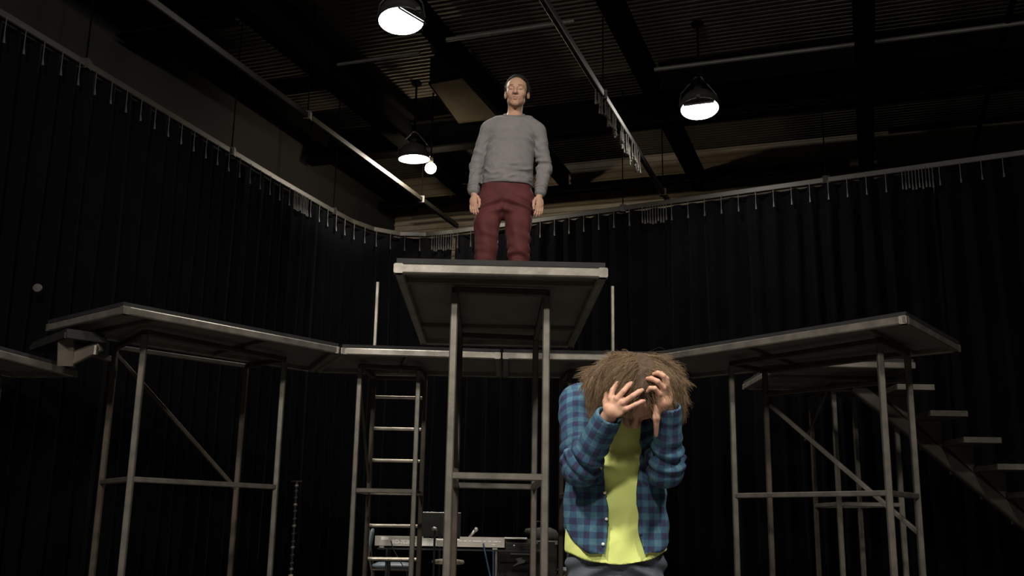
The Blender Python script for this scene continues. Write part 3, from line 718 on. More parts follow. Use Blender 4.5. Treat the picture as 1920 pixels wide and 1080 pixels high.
def skin_material(name, base):
    m = bpy.data.materials.new(name); m.use_nodes = True; t = m.node_tree; b = t.nodes['Principled BSDF']
    at = nd(t, 'ShaderNodeAttribute', attribute_name='tone'); tc = nd(t, 'ShaderNodeTexCoord'); n = nd(t, 'ShaderNodeTexNoise'); n.inputs['Scale'].default_value = 45
    t.links.new(tc.outputs['Object'], n.inputs['Vector'])
    mx = nd(t, 'ShaderNodeMix', data_type='RGBA', blend_type='MULTIPLY'); mx.inputs['Factor'].default_value = .22
    t.links.new(at.outputs['Vector'], mx.inputs['A']); t.links.new(n.outputs['Color'], mx.inputs['B'])
    t.links.new(mx.outputs['Result'], b.inputs['Base Color']); b.inputs['Roughness'].default_value = .6; b.inputs['Specular IOR Level'].default_value = .25
    b.inputs['Subsurface Weight'].default_value = .08; b.inputs['Subsurface Radius'].default_value = (.01,.004,.002)
    return m
M['skin'] = skin_material('skin', None)
def strands(name, roots, dirs_fn, n, length, r, mt, parent, segs=7, frizz=.006):
    """hair strands as thin tapered three-sided tubes following a flow field"""
    n = len(roots); P = roots.copy(); pts = [P.copy()]; L = length*RNG.uniform(.55, 1.25, n); ph = RNG.uniform(0, 6.28, (n, 3)); fq = RNG.uniform(.8, 2.4, n)
    for k in range(segs):
        d = dirs_fn(P, (k+.5)/segs, L); d /= np.linalg.norm(d, axis=1)[:, None] + 1e-9
        P = P + d*(L/segs)[:, None]
        w = frizz*((k+1)/segs)
        pts.append(P + w*np.stack([np.sin(fq*(k+1)*.55 + ph[:, i]) for i in range(3)], 1))
    pts = np.stack(pts, 1)                                     # n, segs+1, 3
    T = np.gradient(pts, axis=1); T /= np.linalg.norm(T, axis=2)[..., None] + 1e-9
    ref = RNG.normal(size=(n, 1, 3)); X = np.cross(T, ref); X /= np.linalg.norm(X, axis=2)[..., None] + 1e-9; Y = np.cross(T, X)
    rr = r*np.linspace(1, .35, segs+1)[None, :, None]*RNG.uniform(.7, 1.3, (n, 1, 1))
    V = np.stack([pts + rr*(X*math.cos(a) + Y*math.sin(a)) for a in (0, 2.094, 4.189)], 2)   # n, s, 3, 3
    S = segs+1; base = (np.arange(n)*S*3)[:, None, None] + (np.arange(segs)*3)[None, :, None]
    Q = np.concatenate([np.stack([base[..., 0]+i, base[..., 0]+(i+1) % 3, base[..., 0]+3+(i+1) % 3, base[..., 0]+3+i], -1).reshape(-1, 4) for i in range(3)])
    tone = np.repeat(RNG.uniform(0, 1, n), S*3)
    return tag(skin(name, V.reshape(-1, 3), Q, mt, parent, {'tone': np.stack([tone]*3, 1)}), kind='stuff')
def hair_material(name, c0, c1, rough=.5):
    m = bpy.data.materials.new(name); m.use_nodes = True; t = m.node_tree; b = t.nodes['Principled BSDF']
    at = nd(t, 'ShaderNodeAttribute', attribute_name='tone'); r = nd(t, 'ShaderNodeValToRGB'); sp = nd(t, 'ShaderNodeSeparateXYZ')
    r.color_ramp.elements[0].color = (*c0, 1); r.color_ramp.elements[1].color = (*c1, 1)
    t.links.new(at.outputs['Vector'], sp.inputs[0]); t.links.new(sp.outputs['X'], r.inputs['Fac']); t.links.new(r.outputs['Color'], b.inputs['Base Color'])
    b.inputs['Roughness'].default_value = rough; b.inputs['Specular IOR Level'].default_value = .4
    return m
def tone_of(P, base, spots):
    C = np.repeat(np.array(base)[None], len(P), 0)
    for col, w in spots: C = C*(1 - w[:, None]) + np.array(col)[None]*w[:, None]
    return C

# ------------------------------------------------------------------ the man standing on the centre platform
M['sweater'] = mat('sweater_knit', (.180, .170, .174), .9, var=.12, scale=30, bump=.25, bscale=350, spec=.2)
M['rib'] = mat('sweater_rib', (.16, .155, .16), .9, var=.15, scale=30, bump=.3, bscale=400, spec=.2)
M['trousers'] = mat('maroon_twill', (.088, .022, .023), .8, var=.25, scale=14, bump=.12, bscale=260, spec=.25)
M['shoe'] = mat('brown_shoe', (.09, .045, .03), .5)
M['hair_dark'] = hair_material('dark_hair', (.004,.0035,.003), (.009,.007,.006), .8)
def standing_man():
    Y0 = 7.14; Z0 = DT
    t = thing('person', 'man in grey sweater and maroon trousers standing on the centre platform', 'person', (-.07, Y0, Z0))
    hipL, hipR = (-.155,Y0,3.30), (.045,Y0,3.30); knL, knR = (-.190,Y0-.015,2.90), (.040,Y0-.015,2.90); anL, anR = (-.212,Y0+.02,2.53), (.050,Y0+.02,2.53)
    shL, shR = (-.196,Y0,3.812), (.171,Y0,3.806); elL, elR = (-.278,Y0+.035,3.545), (.226,Y0+.035,3.54); wrL, wrR = (-.289,Y0-.045,3.295), (.188,Y0-.045,3.290)
    F = Field((-.40,6.86,2.43), (.33,7.36,4.30), .0034)
    W = head(F, (.010,7.125,4.102), (-.09,-1,-.02), (.03,-.02,1), 1.03)
    F.cone((.004,7.15,4.06), (-.006,7.165,3.88), .056, .053, .03)
    F.chain([(-.03,Y0,3.78), (-.045,Y0,3.55), (-.055,Y0,3.32)], [.145,.135,.14], .04, .62)
    F.cone((-.15,Y0+.01,3.79), (.13,Y0+.01,3.785), .04, .04, .04)
    for sh, el, wr in ((shL,elL,wrL), (shR,elR,wrR)): F.chain([sh, el, wr], [.038,.028,.024], .015)
    for hp, kn, an in ((hipL,knL,anL), (hipR,knR,anR)): F.chain([hp, kn, an], [.075,.05,.035], .02)
    for an in (anL, anR): F.cone((an[0],an[1]+.02,2.49), (an[0],an[1]-.14,2.475), .035, .03, .02)
    for wr, q in ((wrL, 1), (wrR, -1)):                        # hands: q points to the thumb side
        wr = np.array(wr); dn = np.array((q*.02,-.10,-1)); dn /= np.linalg.norm(dn); ac = np.array((q*.86,-.50,0)); nb = np.cross(ac, dn)
        pc = wr + dn*.075
        F.ell(wr + dn*.052, (.037,.019,.048), (ac, nb, dn), .012)
        for j, (o, L) in enumerate(((.028,.070), (.009,.078), (-.010,.072), (-.028,.056))):
            a = wr + dn*.090 + ac*o; back = np.array((q*.25, .35, 0))
            b = a + (dn*.95 + back*.15)*L*.45; c_ = b + (dn*.85 + back*.55)*L*.32; e = c_ + (dn*.6 + back*.9)*L*.27
            F.chain([a, b, c_, e], [.0098,.0090,.0082,.0072], .004)
        a = wr + dn*.028 + ac*.030; b = a + dn*.034 + ac*.016 + np.array((0,-.012,0)); c_ = b + dn*.030 + ac*.002; e = c_ + dn*.024 - ac*.004
        F.chain([a, b, c_, e], [.013,.0115,.0098,.0082], .008)
    P, Q = F.surface(); P = smooth(P, Q, 1, .35)
    h = loc(P, W); near = np.linalg.norm(h, axis=1) < .2
    front = near & (h[:,1] > .03)
    lips = front*(bump01(h[:,0], 0, .020)*bump01(h[:,2], -.069, .0085)).clip(0, 1)
    brow = front*np.exp(-((np.abs(h[:,0]) - .034)/.016)**4)*bump01(h[:,2], .024 - .0*h[:,0], .0055)
    lid = front*np.exp(-((np.abs(h[:,0]) - .032)/.015)**4)*bump01(h[:,2], -.006, .0035)
    stub = near*np.clip((h[:,1] - .02)/.03, 0, 1)*np.clip((-.055 - h[:,2])/.03, 0, 1)
    hands = (P[:,2] < 3.35) & ((P[:,0] < -.2) | (P[:,0] > .12))
    tone = tone_of(P, (.46,.27,.19), [((.40,.23,.165), stub*.6), ((.28,.11,.09), lips*.85), ((.07,.04,.028), brow*.95), ((.10,.05,.035), lid*.95), ((.52,.30,.22), hands*.6)])
    body = skin('body', P, Q, M['skin'], t, {'tone': tone})
    # sweater
    F = Field((-.42,6.86,3.28), (.34,7.40,4.02), .0042)
    F.chain([(-.012,Y0+.012,3.875), (-.022,Y0,3.77), (-.036,Y0,3.60), (-.048,Y0-.005,3.45), (-.053,Y0,3.33)], [.140,.180,.169,.174,.197], .03, .66)
    F.cone((-.17,Y0+.01,3.818), (.145,Y0+.01,3.810), .064, .064, .05); F.cone((-.006,7.165,3.96), (-.01,7.16,3.86), .066, .080, .04); F.cone((-.006,7.165,3.905), (-.155,7.15,3.834), .066, .060, .04); F.cone((-.006,7.165,3.905), (.135,7.15,3.826), .066, .060, .04)
    for sh, el, wr in ((shL,elL,wrL), (shR,elR,wrR)):
        e = np.array(el); w = np.array(wr); w2 = e + (w-e)*.86
        F.cone(sh, el, .062, .052, .018); F.cone(el, w2, .052, .046, .006)
    X, Yg, Z = F.coords()
    F.clip(np.where((X > -.258) & (X < .158), 3.372 - .03*(X + .05)*.5 - Z, -1.)); 
    F.clip(np.maximum(Z - 3.938 - (Yg - 7.158)*.55, -1) + 0*X)
    P, Q = F.surface(); N = normals(P, Q)
    D = np.zeros(len(P))
    tors = np.clip((.20 - np.abs(P[:,0] + .045))/.04, 0, 1)
    D += .0045*nz(P, 16, 1.) + .0030*ridge(P, 24, 2., (1,1,1.6))*(P[:,2] < 3.75)
    low = bump01(P[:,2], 3.44, .07)*tors; D += low*.015*ridge(np.stack([P[:,0]*.55 + (P[:,2])*1.0, P[:,1]*.6, P[:,2]*1.1 - P[:,0]*.5], 1), 40, .6)
    pit = bump01(np.abs(P[:,0] + .03), .165, .035)*bump01(P[:,2], 3.68, .09); D += pit*.008*np.sin(P[:,2]*95 + P[:,0]*60*np.sign(P[:,0]+.03))
    for sh, el, wr in ((shL,elL,wrL), (shR,elR,wrR)):
        d1, t1 = segdist(P, sh, el); d2, t2 = segdist(P, el, wr)
        nq = nz(P, 26, 7.); D += (d1 < .075)*bump01(t1, .92, .25)*.009*(.35 + .65*nq)*np.sin(t1*30 + 30*P[:,1] + 2.5*nq) + (d2 < .07)*bump01(t2, .25, .3)*.009*(.35 + .65*nq)*np.sin(t2*26 + 60*P[:,0] + 2*nq) + (d2 < .07)*bump01(t2, .78, .12)*.006*np.sin(t2*60)
    P = P + N*D[:, None]; P = smooth(P, Q, 1, .4)
    sw = skin('sweater', P, Q, M['sweater'], t)
    F = Field((-.14,7.0,3.84), (.13,7.32,4.03), .0035)            # collar
    ring = [(-.006 + .071*math.cos(a), 7.162 + .072*math.sin(a), 3.936 + .040*math.sin(a)) for a in np.linspace(0, 2*math.pi, 25)]
    for i in range(24): F.cone(ring[i], ring[i+1], .0130, .0130, .01)
    P, Q = F.surface(); skin('collar', P, Q, M['rib'], sw)
    for el, wr in ((elL,wrL), (elR,wrR)):                       # cuffs
        e, w = np.array(el), np.array(wr); a = e + (w-e)*.80; b = e + (w-e)*.985
        F = Field(np.minimum(a, b) - .07, np.maximum(a, b) + .07, .0038); F.cone(a, b, .041, .037, .01)
        ax_ = (w-e)/np.linalg.norm(w-e); X, Yg, Z = F.coords(); q = (X-b[0])*ax_[0] + (Yg-b[1])*ax_[1] + (Z-b[2])*ax_[2]
        F.clip(q); F.cone(b - ax_*.012, b + ax_*.05, .031, .031, .004, 1., True); P, Q = F.surface(); skin('cuff', P, Q, M['rib'], sw)
    # trousers
    F = Field((-.34,6.9,2.44), (.20,7.36,3.43), .0042)
    F.chain([(-.054,Y0,3.40), (-.055,Y0,3.30)], [.180,.187], .03, .64)
    for hp, kn, an, q in ((hipL,knL,anL,-1), (hipR,knR,anR,1)):
        F.chain([(hp[0]+q*.008,hp[1],3.26), (kn[0],kn[1],3.08), (kn[0],kn[1],2.90), (an[0],an[1],2.68), (an[0],an[1],2.53), (an[0],an[1]-.01,2.475)], [.104,.092,.080,.074,.074,.078], .018)
    X, Yg, Z = F.coords(); F.clip(np.maximum(2.462 - Z, Z - 3.41))
    P, Q = F.surface(); N = normals(P, Q)
    D = .003*nz(P, 22, 3.)
    for hp, kn, an in ((hipL,knL,anL), (hipR,knR,anR)):
        side = (P[:,0] < -.07) if hp[0] < -.07 else (P[:,0] >= -.07); th = np.arctan2(P[:,1]-kn[1], P[:,0]-kn[0])
        D += side*(bump01(P[:,2], 2.74, .14)*.014*(.35 + .9*nz(P, 17, 6.))*np.sin(P[:,2]*80 + 2.2*np.sin(th*1.5 + 1) + nz(P, 30, 1)*1.5) + bump01(P[:,2], 2.95, .09)*.009*(.3 + .9*nz(P, 19, 2.))*np.sin(P[:,2]*75 + 2*th))
        D += side*bump01(P[:,2], 3.20, .06)*(P[:,1] < Y0)*.010*np.sin((P[:,2] + .40*np.abs(P[:,0]+.055))*85 + (1.6 if hp[0] > -.07 else 0) + nz(P, 18, 2))
        D += side*bump01(P[:,2], 3.02, .16)*.004*np.sin(th*5 + P[:,2]*14)
    P = P + N*D[:, None]; P = smooth(P, Q, 1, .35)
    tr = skin('trousers', P, Q, M['trousers'], t)
    for an in (anL, anR):
        F = Field((an[0]-.08,6.9,2.435), (an[0]+.08,7.3,2.56), .004)
        F.cone((an[0],an[1]+.03,2.478), (an[0],an[1]-.15,2.470), .042, .038, .03); F.cone((an[0],an[1]+.01,2.5), (an[0],an[1]+.01,2.55), .04, .042, .03)
        X, Yg, Z = F.coords(); F.clip(2.4405 - Z + 0*X + 0*Yg); P, Q = F.surface(); skin('shoe', P, Q, M['shoe'], t)
    # short dark hair, receding over the forehead
    F = Field((-.12,6.98,4.0), (.14,7.30,4.32), .0038)
    X_, f_, u_ = axes_of((-.09,-1,-.02), (.03,-.02,1)); A = (X_, f_, u_)
    F.ell(W(0,-.020,.042), (.092,.110,.108), A, .01)
    o = W(0,0,0); X, Yg, Z = F.coords(); H = [((X-o[0])*a[0] + (Yg-o[1])*a[1] + (Z-o[2])*a[2])/1.03 for a in A]
    hair_side = np.where(H[2] > .055, H[1] - (.060 - 3.0*np.clip(np.abs(H[0]) - .05, 0, 1)*.6), H[1] - (.022 + .45*np.clip(H[2], -.1, .055)))
    F.clip(hair_side); F.clip(-.050 - H[2] + np.clip(H[1]+.02, 0, 1)*1.4)
    P, Q = F.surface(); N = normals(P, Q); P = P + N*(.003*nz(P, 90, 1))[:, None]
    hr = skin('hair', P, Q, M['hair_dark'], t, {'tone': np.repeat(RNG.uniform(0,.4,len(P))[:,None], 3, 1)})
    N = normals(P, Q); h = loc(P, W); c = np.flatnonzero((h[:,1] < .07)); pick = RNG.choice(c, 1400)
    R0 = P[pick]; N0 = N[pick]; flow = -f_*.7 + u_*-.2
    strands('hair_strands', R0 - N0*.002, lambda p, k, L: N0*(.75 - .5*k) + flow[None] + RNG.normal(size=(1400,3))*.12, 1400, .024, .0011, M['hair_dark'], hr, 4, .002)
    return t
standing_man()

# ------------------------------------------------------------------ the man in front, holding his bowed head
M['tee'] = mat('lime_jersey', (.80, .90, .28), .85, var=.08, scale=10, bump=.08, bscale=300, spec=.2)
M['jeans'] = mat('grey_blue_denim', (.105, .125, .155), .85, var=.3, scale=18, bump=.2, bscale=320, spec=.2)
M['button'] = mat('pearl_button', (.80, .76, .68), .3, var=.05)
M['hair_brown'] = hair_material('brown_hair', (.055,.032,.016), (.30,.20,.11), .45)
M['hair_under'] = mat('brown_hair_mass', (.085, .050, .027), .8, var=.5, scale=40)
M['sole'] = mat('dark_sneaker', (.03,.03,.035), .6)
def plaid_material():
    m = bpy.data.materials.new('plaid_flannel'); m.use_nodes = True; t = m.node_tree; b = t.nodes['Principled BSDF']
    b.inputs['Roughness'].default_value = .9; b.inputs['Specular IOR Level'].default_value = .2
    at = nd(t, 'ShaderNodeAttribute', attribute_name='cloth'); sp = nd(t, 'ShaderNodeSeparateXYZ'); t.links.new(at.outputs['Vector'], sp.inputs[0])
    def band(out, per):
        a = nd(t, 'ShaderNodeMath', operation='MULTIPLY'); a.inputs[1].default_value = 1/per; t.links.new(out, a.inputs[0])
        f = nd(t, 'ShaderNodeMath', operation='PINGPONG'); f.inputs[1].default_value = .5; t.links.new(a.outputs[0], f.inputs[0])
        r = nd(t, 'ShaderNodeMapRange'); r.inputs['From Min'].default_value = .21; r.inputs['From Max'].default_value = .28; t.links.new(f.outputs[0], r.inputs['Value']); return r.outputs[0]
    bu, bv = band(sp.outputs['X'], .047), band(sp.outputs['Y'], .047)
    s = nd(t, 'ShaderNodeMath', operation='ADD'); t.links.new(bu, s.inputs[0]); t.links.new(bv, s.inputs[1])
    h = nd(t, 'ShaderNodeMath', operation='MULTIPLY'); h.inputs[1].default_value = .5; t.links.new(s.outputs[0], h.inputs[0])
    r = nd(t, 'ShaderNodeValToRGB'); e = r.color_ramp.elements; e[0].position = 0; e[0].color = (.070,.155,.215,1); e[1].position = 1; e[1].color = (.036,.038,.085,1)
    x = r.color_ramp.elements.new(.5); x.color = (.040,.092,.160,1)
    t.links.new(h.outputs[0], r.inputs['Fac'])
    n = nd(t, 'ShaderNodeTexNoise'); n.inputs['Scale'].default_value = 130; tc = nd(t, 'ShaderNodeTexCoord'); t.links.new(tc.outputs['Object'], n.inputs['Vector'])
    mr = nd(t, 'ShaderNodeMapRange'); mr.inputs['To Min'].default_value = .65; mr.inputs['To Max'].default_value = 1.35; t.links.new(n.outputs['Fac'], mr.inputs['Value'])
    mx = nd(t, 'ShaderNodeMix', data_type='RGBA', blend_type='MULTIPLY'); mx.inputs['Factor'].default_value = 1
    t.links.new(r.outputs['Color'], mx.inputs['A']); t.links.new(mr.outputs[0], mx.inputs['B']); t.links.new(mx.outputs['Result'], b.inputs['Base Color'])
    return m
M['plaid'] = plaid_material()
def bowed_man():
    t = thing('person', 'man in blue plaid shirt and lime t-shirt bowing with both hands on his head', 'person', (.41, 3.95, 0))
    A_ = np.array
    shL, elL, wrL = A_((.268,3.92,1.400)), A_((.256,3.745,1.146)), A_((.344,3.585,1.318))
    shR, elR, wrR = A_((.562,3.93,1.398)), A_((.566,3.745,1.150)), A_((.542,3.595,1.352))
    hipL, hipR = A_((.325,3.97,.84)), A_((.495,3.97,.84)); knL, knR = A_((.315,3.94,.46)), A_((.515,3.95,.46)); anL, anR = A_((.305,3.98,.085)), A_((.53,3.99,.085))
    HC = A_((.460,3.670,1.426)); fdir = (-.07,-.25,-.96); udir = (.06,-.96,.25)
    F = Field((.16,3.44,-.005), (.68,4.14,1.60), .0032)
    W = head(F, HC, fdir, udir, 1.0)
    F.cone(W(0,-.02,-.055), (.425,3.875,1.405), .054, .058, .03)
    F.chain([(.413,3.905,1.36), (.412,3.91,1.15), (.412,3.96,.86)], [.135,.125,.135], .04, .65)
    F.cone((.30,3.92,1.39), (.53,3.925,1.388), .05, .05, .05)
    F.chain([shL, elL, wrL], [.046,.038,.025], .015); F.chain([shR, elR, wrR], [.046,.038,.025], .015)
    for hp, kn, an in ((hipL,knL,anL), (hipR,knR,anR)):
        F.chain([hp, kn, an], [.08,.052,.036], .02); F.cone((an[0],an[1]+.02,.045), (an[0],an[1]-.15,.04), .036, .03, .02)
    # his right hand (left in view): back of the hand to the viewer, fingers spread up over the forehead
    dY = A_((0,-.022,0))
    hand = A_((.361,3.560,1.352)) + dY
    F.cone(wrL, hand + A_((-.006,.012,-.012)), .025, .026, .015)
    ac = A_((.62,-.25,-.42)); ac /= np.linalg.norm(ac); ln = A_((.55,-.12,.80)); ln -= ac*(ln@ac); ln /= np.linalg.norm(ln); nb = np.cross(ac, ln)
    F.ell(hand + A_((.010,.002,.003)), (.037,.0135,.042), (ac, nb, ln), .008)
    KN = ((.351,3.568,1.384), (.371,3.552,1.380), (.391,3.543,1.366), (.404,3.545,1.345))
    MI = ((.358,3.572,1.412), (.393,3.545,1.406), (.424,3.530,1.389), (.434,3.537,1.360))
    TI = ((.376,3.582,1.437), (.411,3.552,1.426), (.446,3.538,1.404), (.455,3.546,1.371))
    T2 = ((.388,3.590,1.445), (.422,3.560,1.437), (.459,3.552,1.412), (.466,3.556,1.375))
    for a, b, c, e, r in zip(KN, MI, TI, T2, (.0105,.0105,.0103,.0090)):
        F.cone(hand + A_((.008,.004,0)), A_(a) + dY, .010, r*1.06, .007)
        F.chain([A_(a)+dY, A_(b)+dY, A_(c)+dY, A_(e)+dY], [r*1.06, r*.92, r*.90, r*.70], .003)
    F.chain([hand + A_((-.022,.016,0)), A_((.340,3.590,1.376)), A_((.345,3.612,1.402)), A_((.352,3.630,1.420))], [.015,.013,.011,.008], .008)   # thumb by the ear
    # his left hand (right in view): fingers curled into the hair
    hR = A_((.538,3.572,1.396)) + dY
    F.cone(wrR, hR + A_((.002,.012,-.02)), .025, .027, .015)
    ac = A_((-.45,-.30,-.62)); ac /= np.linalg.norm(ac); ln = A_((-.35,-.1,.85)); ln -= ac*(ln@ac); ln /= np.linalg.norm(ln); nb = np.cross(ac, ln)
    F.ell(hR + A_((.0,.002,.006)), (.034,.0135,.040), (ac, nb, ln), .008)
    KN = ((.552,3.580,1.424), (.545,3.566,1.434), (.533,3.556,1.421), (.518,3.552,1.400))
    MI = ((.548,3.570,1.456), (.533,3.548,1.462), (.511,3.537,1.441), (.501,3.538,1.417))
    TI = ((.530,3.572,1.474), (.514,3.548,1.472), (.490,3.540,1.451), (.486,3.542,1.418))
    T2 = ((.518,3.582,1.478), (.502,3.560,1.470), (.478,3.554,1.453), (.478,3.554,1.408))
    for a, b, c, e, r in zip(KN, MI, TI, T2, (.0098,.0104,.0102,.0090)):
        F.cone(hR + A_((-.004,.004,0)), A_(a) + dY, .010, r*1.06, .007)
        F.chain([A_(a)+dY, A_(b)+dY, A_(c)+dY, A_(e)+dY], [r*1.06, r*.92, r*.90, r*.70], .003)
    F.chain([hR + A_((-.012,.008,-.018)), A_((.520,3.575,1.368)), A_((.510,3.592,1.388)), A_((.503,3.602,1.402))], [.013,.011,.010,.008], .006)
    F.chain([A_((.520,3.562,1.384)), A_((.513,3.572,1.322)), A_((.515,3.600,1.262))], [.015,.013,.007], .008)      # bare inner forearm along the open cuff
    P, Q = F.surface(); P = smooth(P, Q, 1, .35)
    h = loc(P, W); near = np.linalg.norm(h, axis=1) < .2; front = near & (h[:,1] > .03)
    lips = front*(bump01(h[:,0], 0, .020)*bump01(h[:,2], -.069, .0085))
    brow = front*np.exp(-((np.abs(h[:,0]) - .034)/.016)**4)*bump01(h[:,2], .024, .006)
    hd = np.minimum(np.linalg.norm(P - hand, axis=1), np.linalg.norm(P - hR, axis=1)); isH = np.clip((.13 - hd)/.03, 0, 1)*(P[:,1] < 3.575)
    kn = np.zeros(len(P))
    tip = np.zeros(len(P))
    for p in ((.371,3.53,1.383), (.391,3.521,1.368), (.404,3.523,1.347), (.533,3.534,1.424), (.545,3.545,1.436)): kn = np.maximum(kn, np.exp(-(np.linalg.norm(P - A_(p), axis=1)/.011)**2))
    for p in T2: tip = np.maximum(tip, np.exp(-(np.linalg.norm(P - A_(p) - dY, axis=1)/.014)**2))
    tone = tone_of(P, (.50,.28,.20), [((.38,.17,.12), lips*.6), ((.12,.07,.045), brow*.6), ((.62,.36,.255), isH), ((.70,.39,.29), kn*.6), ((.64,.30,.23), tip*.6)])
    body = skin('body', P, Q, M['skin'], t, {'tone': tone})
    # lime t-shirt
    F = Field((.17,3.70,.78), (.66,4.14,1.47), .0042)
    F.chain([(.418,3.925,1.40), (.413,3.915,1.33), (.412,3.912,1.20), (.408,3.925,1.02), (.406,3.94,.90), (.408,3.945,.80)], [.105,.158,.163,.165,.178,.192], .03, .66)
    F.cone((.30,3.93,1.39), (.53,3.935,1.385), .066, .066, .05); F.cone((.425,3.875,1.42), (.42,3.90,1.36), .072, .09, .04)
    X, Y, Z = F.coords()
    hem = np.where(Y < 3.95, .812 + .048*((X - .40)/.19)**2, .865)
    F.clip(hem - Z); F.clip(Z - 1.435 + 0*X + 0*Y)
    inner = Field((.17,3.70,.78), (.66,4.14,1.47), .0042); inner.chain([(.408,3.945,.97), (.408,3.945,.78)], [.155,.186], .01, .66); F.v = np.maximum(F.v, -inner.v)   # hollow at the hem
    P, Q = F.surface(); N = normals(P, Q); fr = P[:,1] < 3.93
    x = P[:,0] - .415; z = P[:,2]
    D = .004*nz(P, 14, 2.) + fr*(.012*bump01(z, 1.15, .10)*np.cos(np.sqrt((x*1.25+.02)**2 + (z-1.42)**2)*48 + 1.2*nz(P, 12, 3)) + .009*bump01(z, .95, .10)*ridge(np.stack([x*.8 - z*.75, P[:,1]*.2, z*.5], 1), 30, 1.) + .003*bump01(z, .86, .05)*np.sin(x*55 + 2))
    P = P + N*D[:, None]; P = smooth(P, Q, 1, .4)
    te = skin('t_shirt', P, Q, M['tee'], t)
    mb = MB(); hemline = []
    # open plaid shirt
    F = Field((.14,3.50,.80), (.70,4.16,1.50), .0042)
    tor = [((.418,3.93,1.40), .135), ((.412,3.925,1.33), .172), ((.410,3.92,1.20), .178), ((.405,3.93,1.02), .184), ((.405,3.945,.90), .197), ((.406,3.95,.82), .208)]
    F.chain([A_(p) for p, r in tor], [r for p, r in tor], .03, .72)
    F.cone((.285,3.93,1.405), (.548,3.935,1.402), .072, .072, .05)
    eL = elL + (wrL-elL)*1.03; eR = elR + (wrR-elR)*1.06 + A_((.020,.006,0))
    F.chain([shL + A_((-.004,0,.008)), elL, eL], [.074,.064,.045], .014); F.chain([shR + A_((.004,0,.008)), elR + A_((.006,0,0)), eR], [.074,.062,.042], .014)
    # collar points
    F.chain([(.335,3.845,1.435), (.325,3.83,1.39), (.335,3.815,1.36)], [.014,.020,.010], .012); F.chain([(.50,3.86,1.42), (.505,3.835,1.38)], [.014,.016], .012)
    X, Y, Z = F.coords()
    zc = [.80,.84,.973,1.073,1.188,1.30,1.40,1.46]; xl = np.interp(Z, zc, [.352,.354,.368,.357,.350,.335,.345,.37]); xr = np.interp(Z, zc, [.503,.499,.474,.470,.486,.492,.485,.47])
    opening = np.minimum(np.minimum(X - xl, xr - X), 3.885 - Y)
    F.v = np.where(Y > 3.70, np.maximum(F.v, opening), F.v)      # leave the raised forearms alone
    hem = .842 + .035*np.clip(np.abs(X - .42)/.165, 0, 1.3)**2.5 + .07*np.exp(-((X - .205)/.022)**2) + 0*Y
    F.clip(np.where(Y > 3.70, hem - Z, -1.))
    inner = Field((.14,3.50,.80), (.70,4.16,1.50), .0042); inner.chain([(.405,3.948,1.0), (.406,3.95,.79)], [.174,.196], .01, .72); F.v = np.maximum(F.v, -inner.v)
    for e0, w0, q in ((elL, eL, .0375), (elR + A_((.006,0,0)), eR, .0345)):          # open cuffs
        d = (w0-e0)/np.linalg.norm(w0-e0); F.clip(np.where(((X-w0[0])**2 + (Y-w0[1])**2 + (Z-w0[2])**2) < .012, (X-w0[0])*d[0] + (Y-w0[1])*d[1] + (Z-w0[2])*d[2] - .004, -1.))
        F.cone(w0 - d*.03, w0 + d*.06, q, q+.004, .004, 1., True)
    P, Q = F.surface(); N = normals(P, Q)
    # cloth coordinates: around / along torso, upper arms, forearms
    segs = [((.41,3.93,1.46), (.406,3.95,.82), .172), (shL, elL, .07), (elL, eL, .058), (shR, elR, .07), (elR, eR, .056)]
    dist = []; uv = []
    for i, (a, b, r) in enumerate(segs):
        a, b = A_(a, ), A_(b); d = (b-a); L = np.linalg.norm(d); d = d/L; ref = A_((0,1.,0)); x1 = np.cross(d, ref); x1 /= np.linalg.norm(x1); y1 = np.cross(d, x1)
        D = P - a; tt = D @ d; px, py = D @ x1, D @ y1
        q = np.hypot(px, py/.72 if i == 0 else py) - r + np.maximum(-tt, 0) + np.maximum(tt - L, 0); dist.append(q + (.004 if i == 0 else 0))
        uv.append(np.stack([tt + i*.013, px*1.0 if i == 0 else px*1.12, 0*tt], 1))
    who = np.argmin(np.stack(dist), 0); C = np.stack(uv)[who, np.arange(len(P))]
    D = .0040*nz(P, 17, 4.) + .0025*ridge(P, 30, 1.)
    for (a, b), ph in (((shL, elL), 0), ((shR, elR), 1)):
        d1, t1 = segdist(P, a, b); D += (d1 < .09)*(bump01(t1, .85, .28)*.008*np.sin(t1*36 + 14*P[:,0]*(1-2*ph) + 18*P[:,1]) + bump01(t1, .25, .2)*.004*np.sin(t1*20 + 20*P[:,0]))
    for (a, b), ph in (((elL, eL), 0), ((elR, eR), 1)):
        d1, t1 = segdist(P, a, b); D += (d1 < .08)*bump01(t1, .2, .28)*.0075*np.sin(t1*30 + 16*P[:,0] + ph)
        D += (d1 < .075)*np.clip((t1 - .78)/.02, 0, 1)*.002          # stitched cuff band
    low = (who == 0); D += low*(.006*np.sin(P[:,0]*70 + 6*np.sin(P[:,2]*9))*np.clip((1.1 - P[:,2])/.2, 0, 1))
    P = P + N*D[:, None]; P = smooth(P, Q, 1, .35)
    sh = skin('plaid_shirt', P, Q, M['plaid'], t, {'cloth': C})
    def surf_front(x, z, ymin=3.70):
        k = np.argmin(((P[:,0]-x)**2 + (P[:,2]-z)**2)*400 + np.where(P[:,1] > ymin, P[:,1], 9)); return P[k]
    for x, z in ((.318,1.410), (.305,1.325), (.352,1.068), (.358,.974), (.346,.885)):
        p = surf_front(x, z); m = Matrix.Translation((x, float(p[1]) - .004, z)) @ Matrix.Rotation(rad(90), 4, 'X')
        build('button', MB().lathe([(.0005,.004),(.0045,.004),(.0058,.002),(.0058,-.002),(.0005,-.002)], m, 14), M['button'], sh, smooth=True)
    # jeans and shoes
    F = Field((.17,3.74,.0), (.66,4.16,.99), .005)
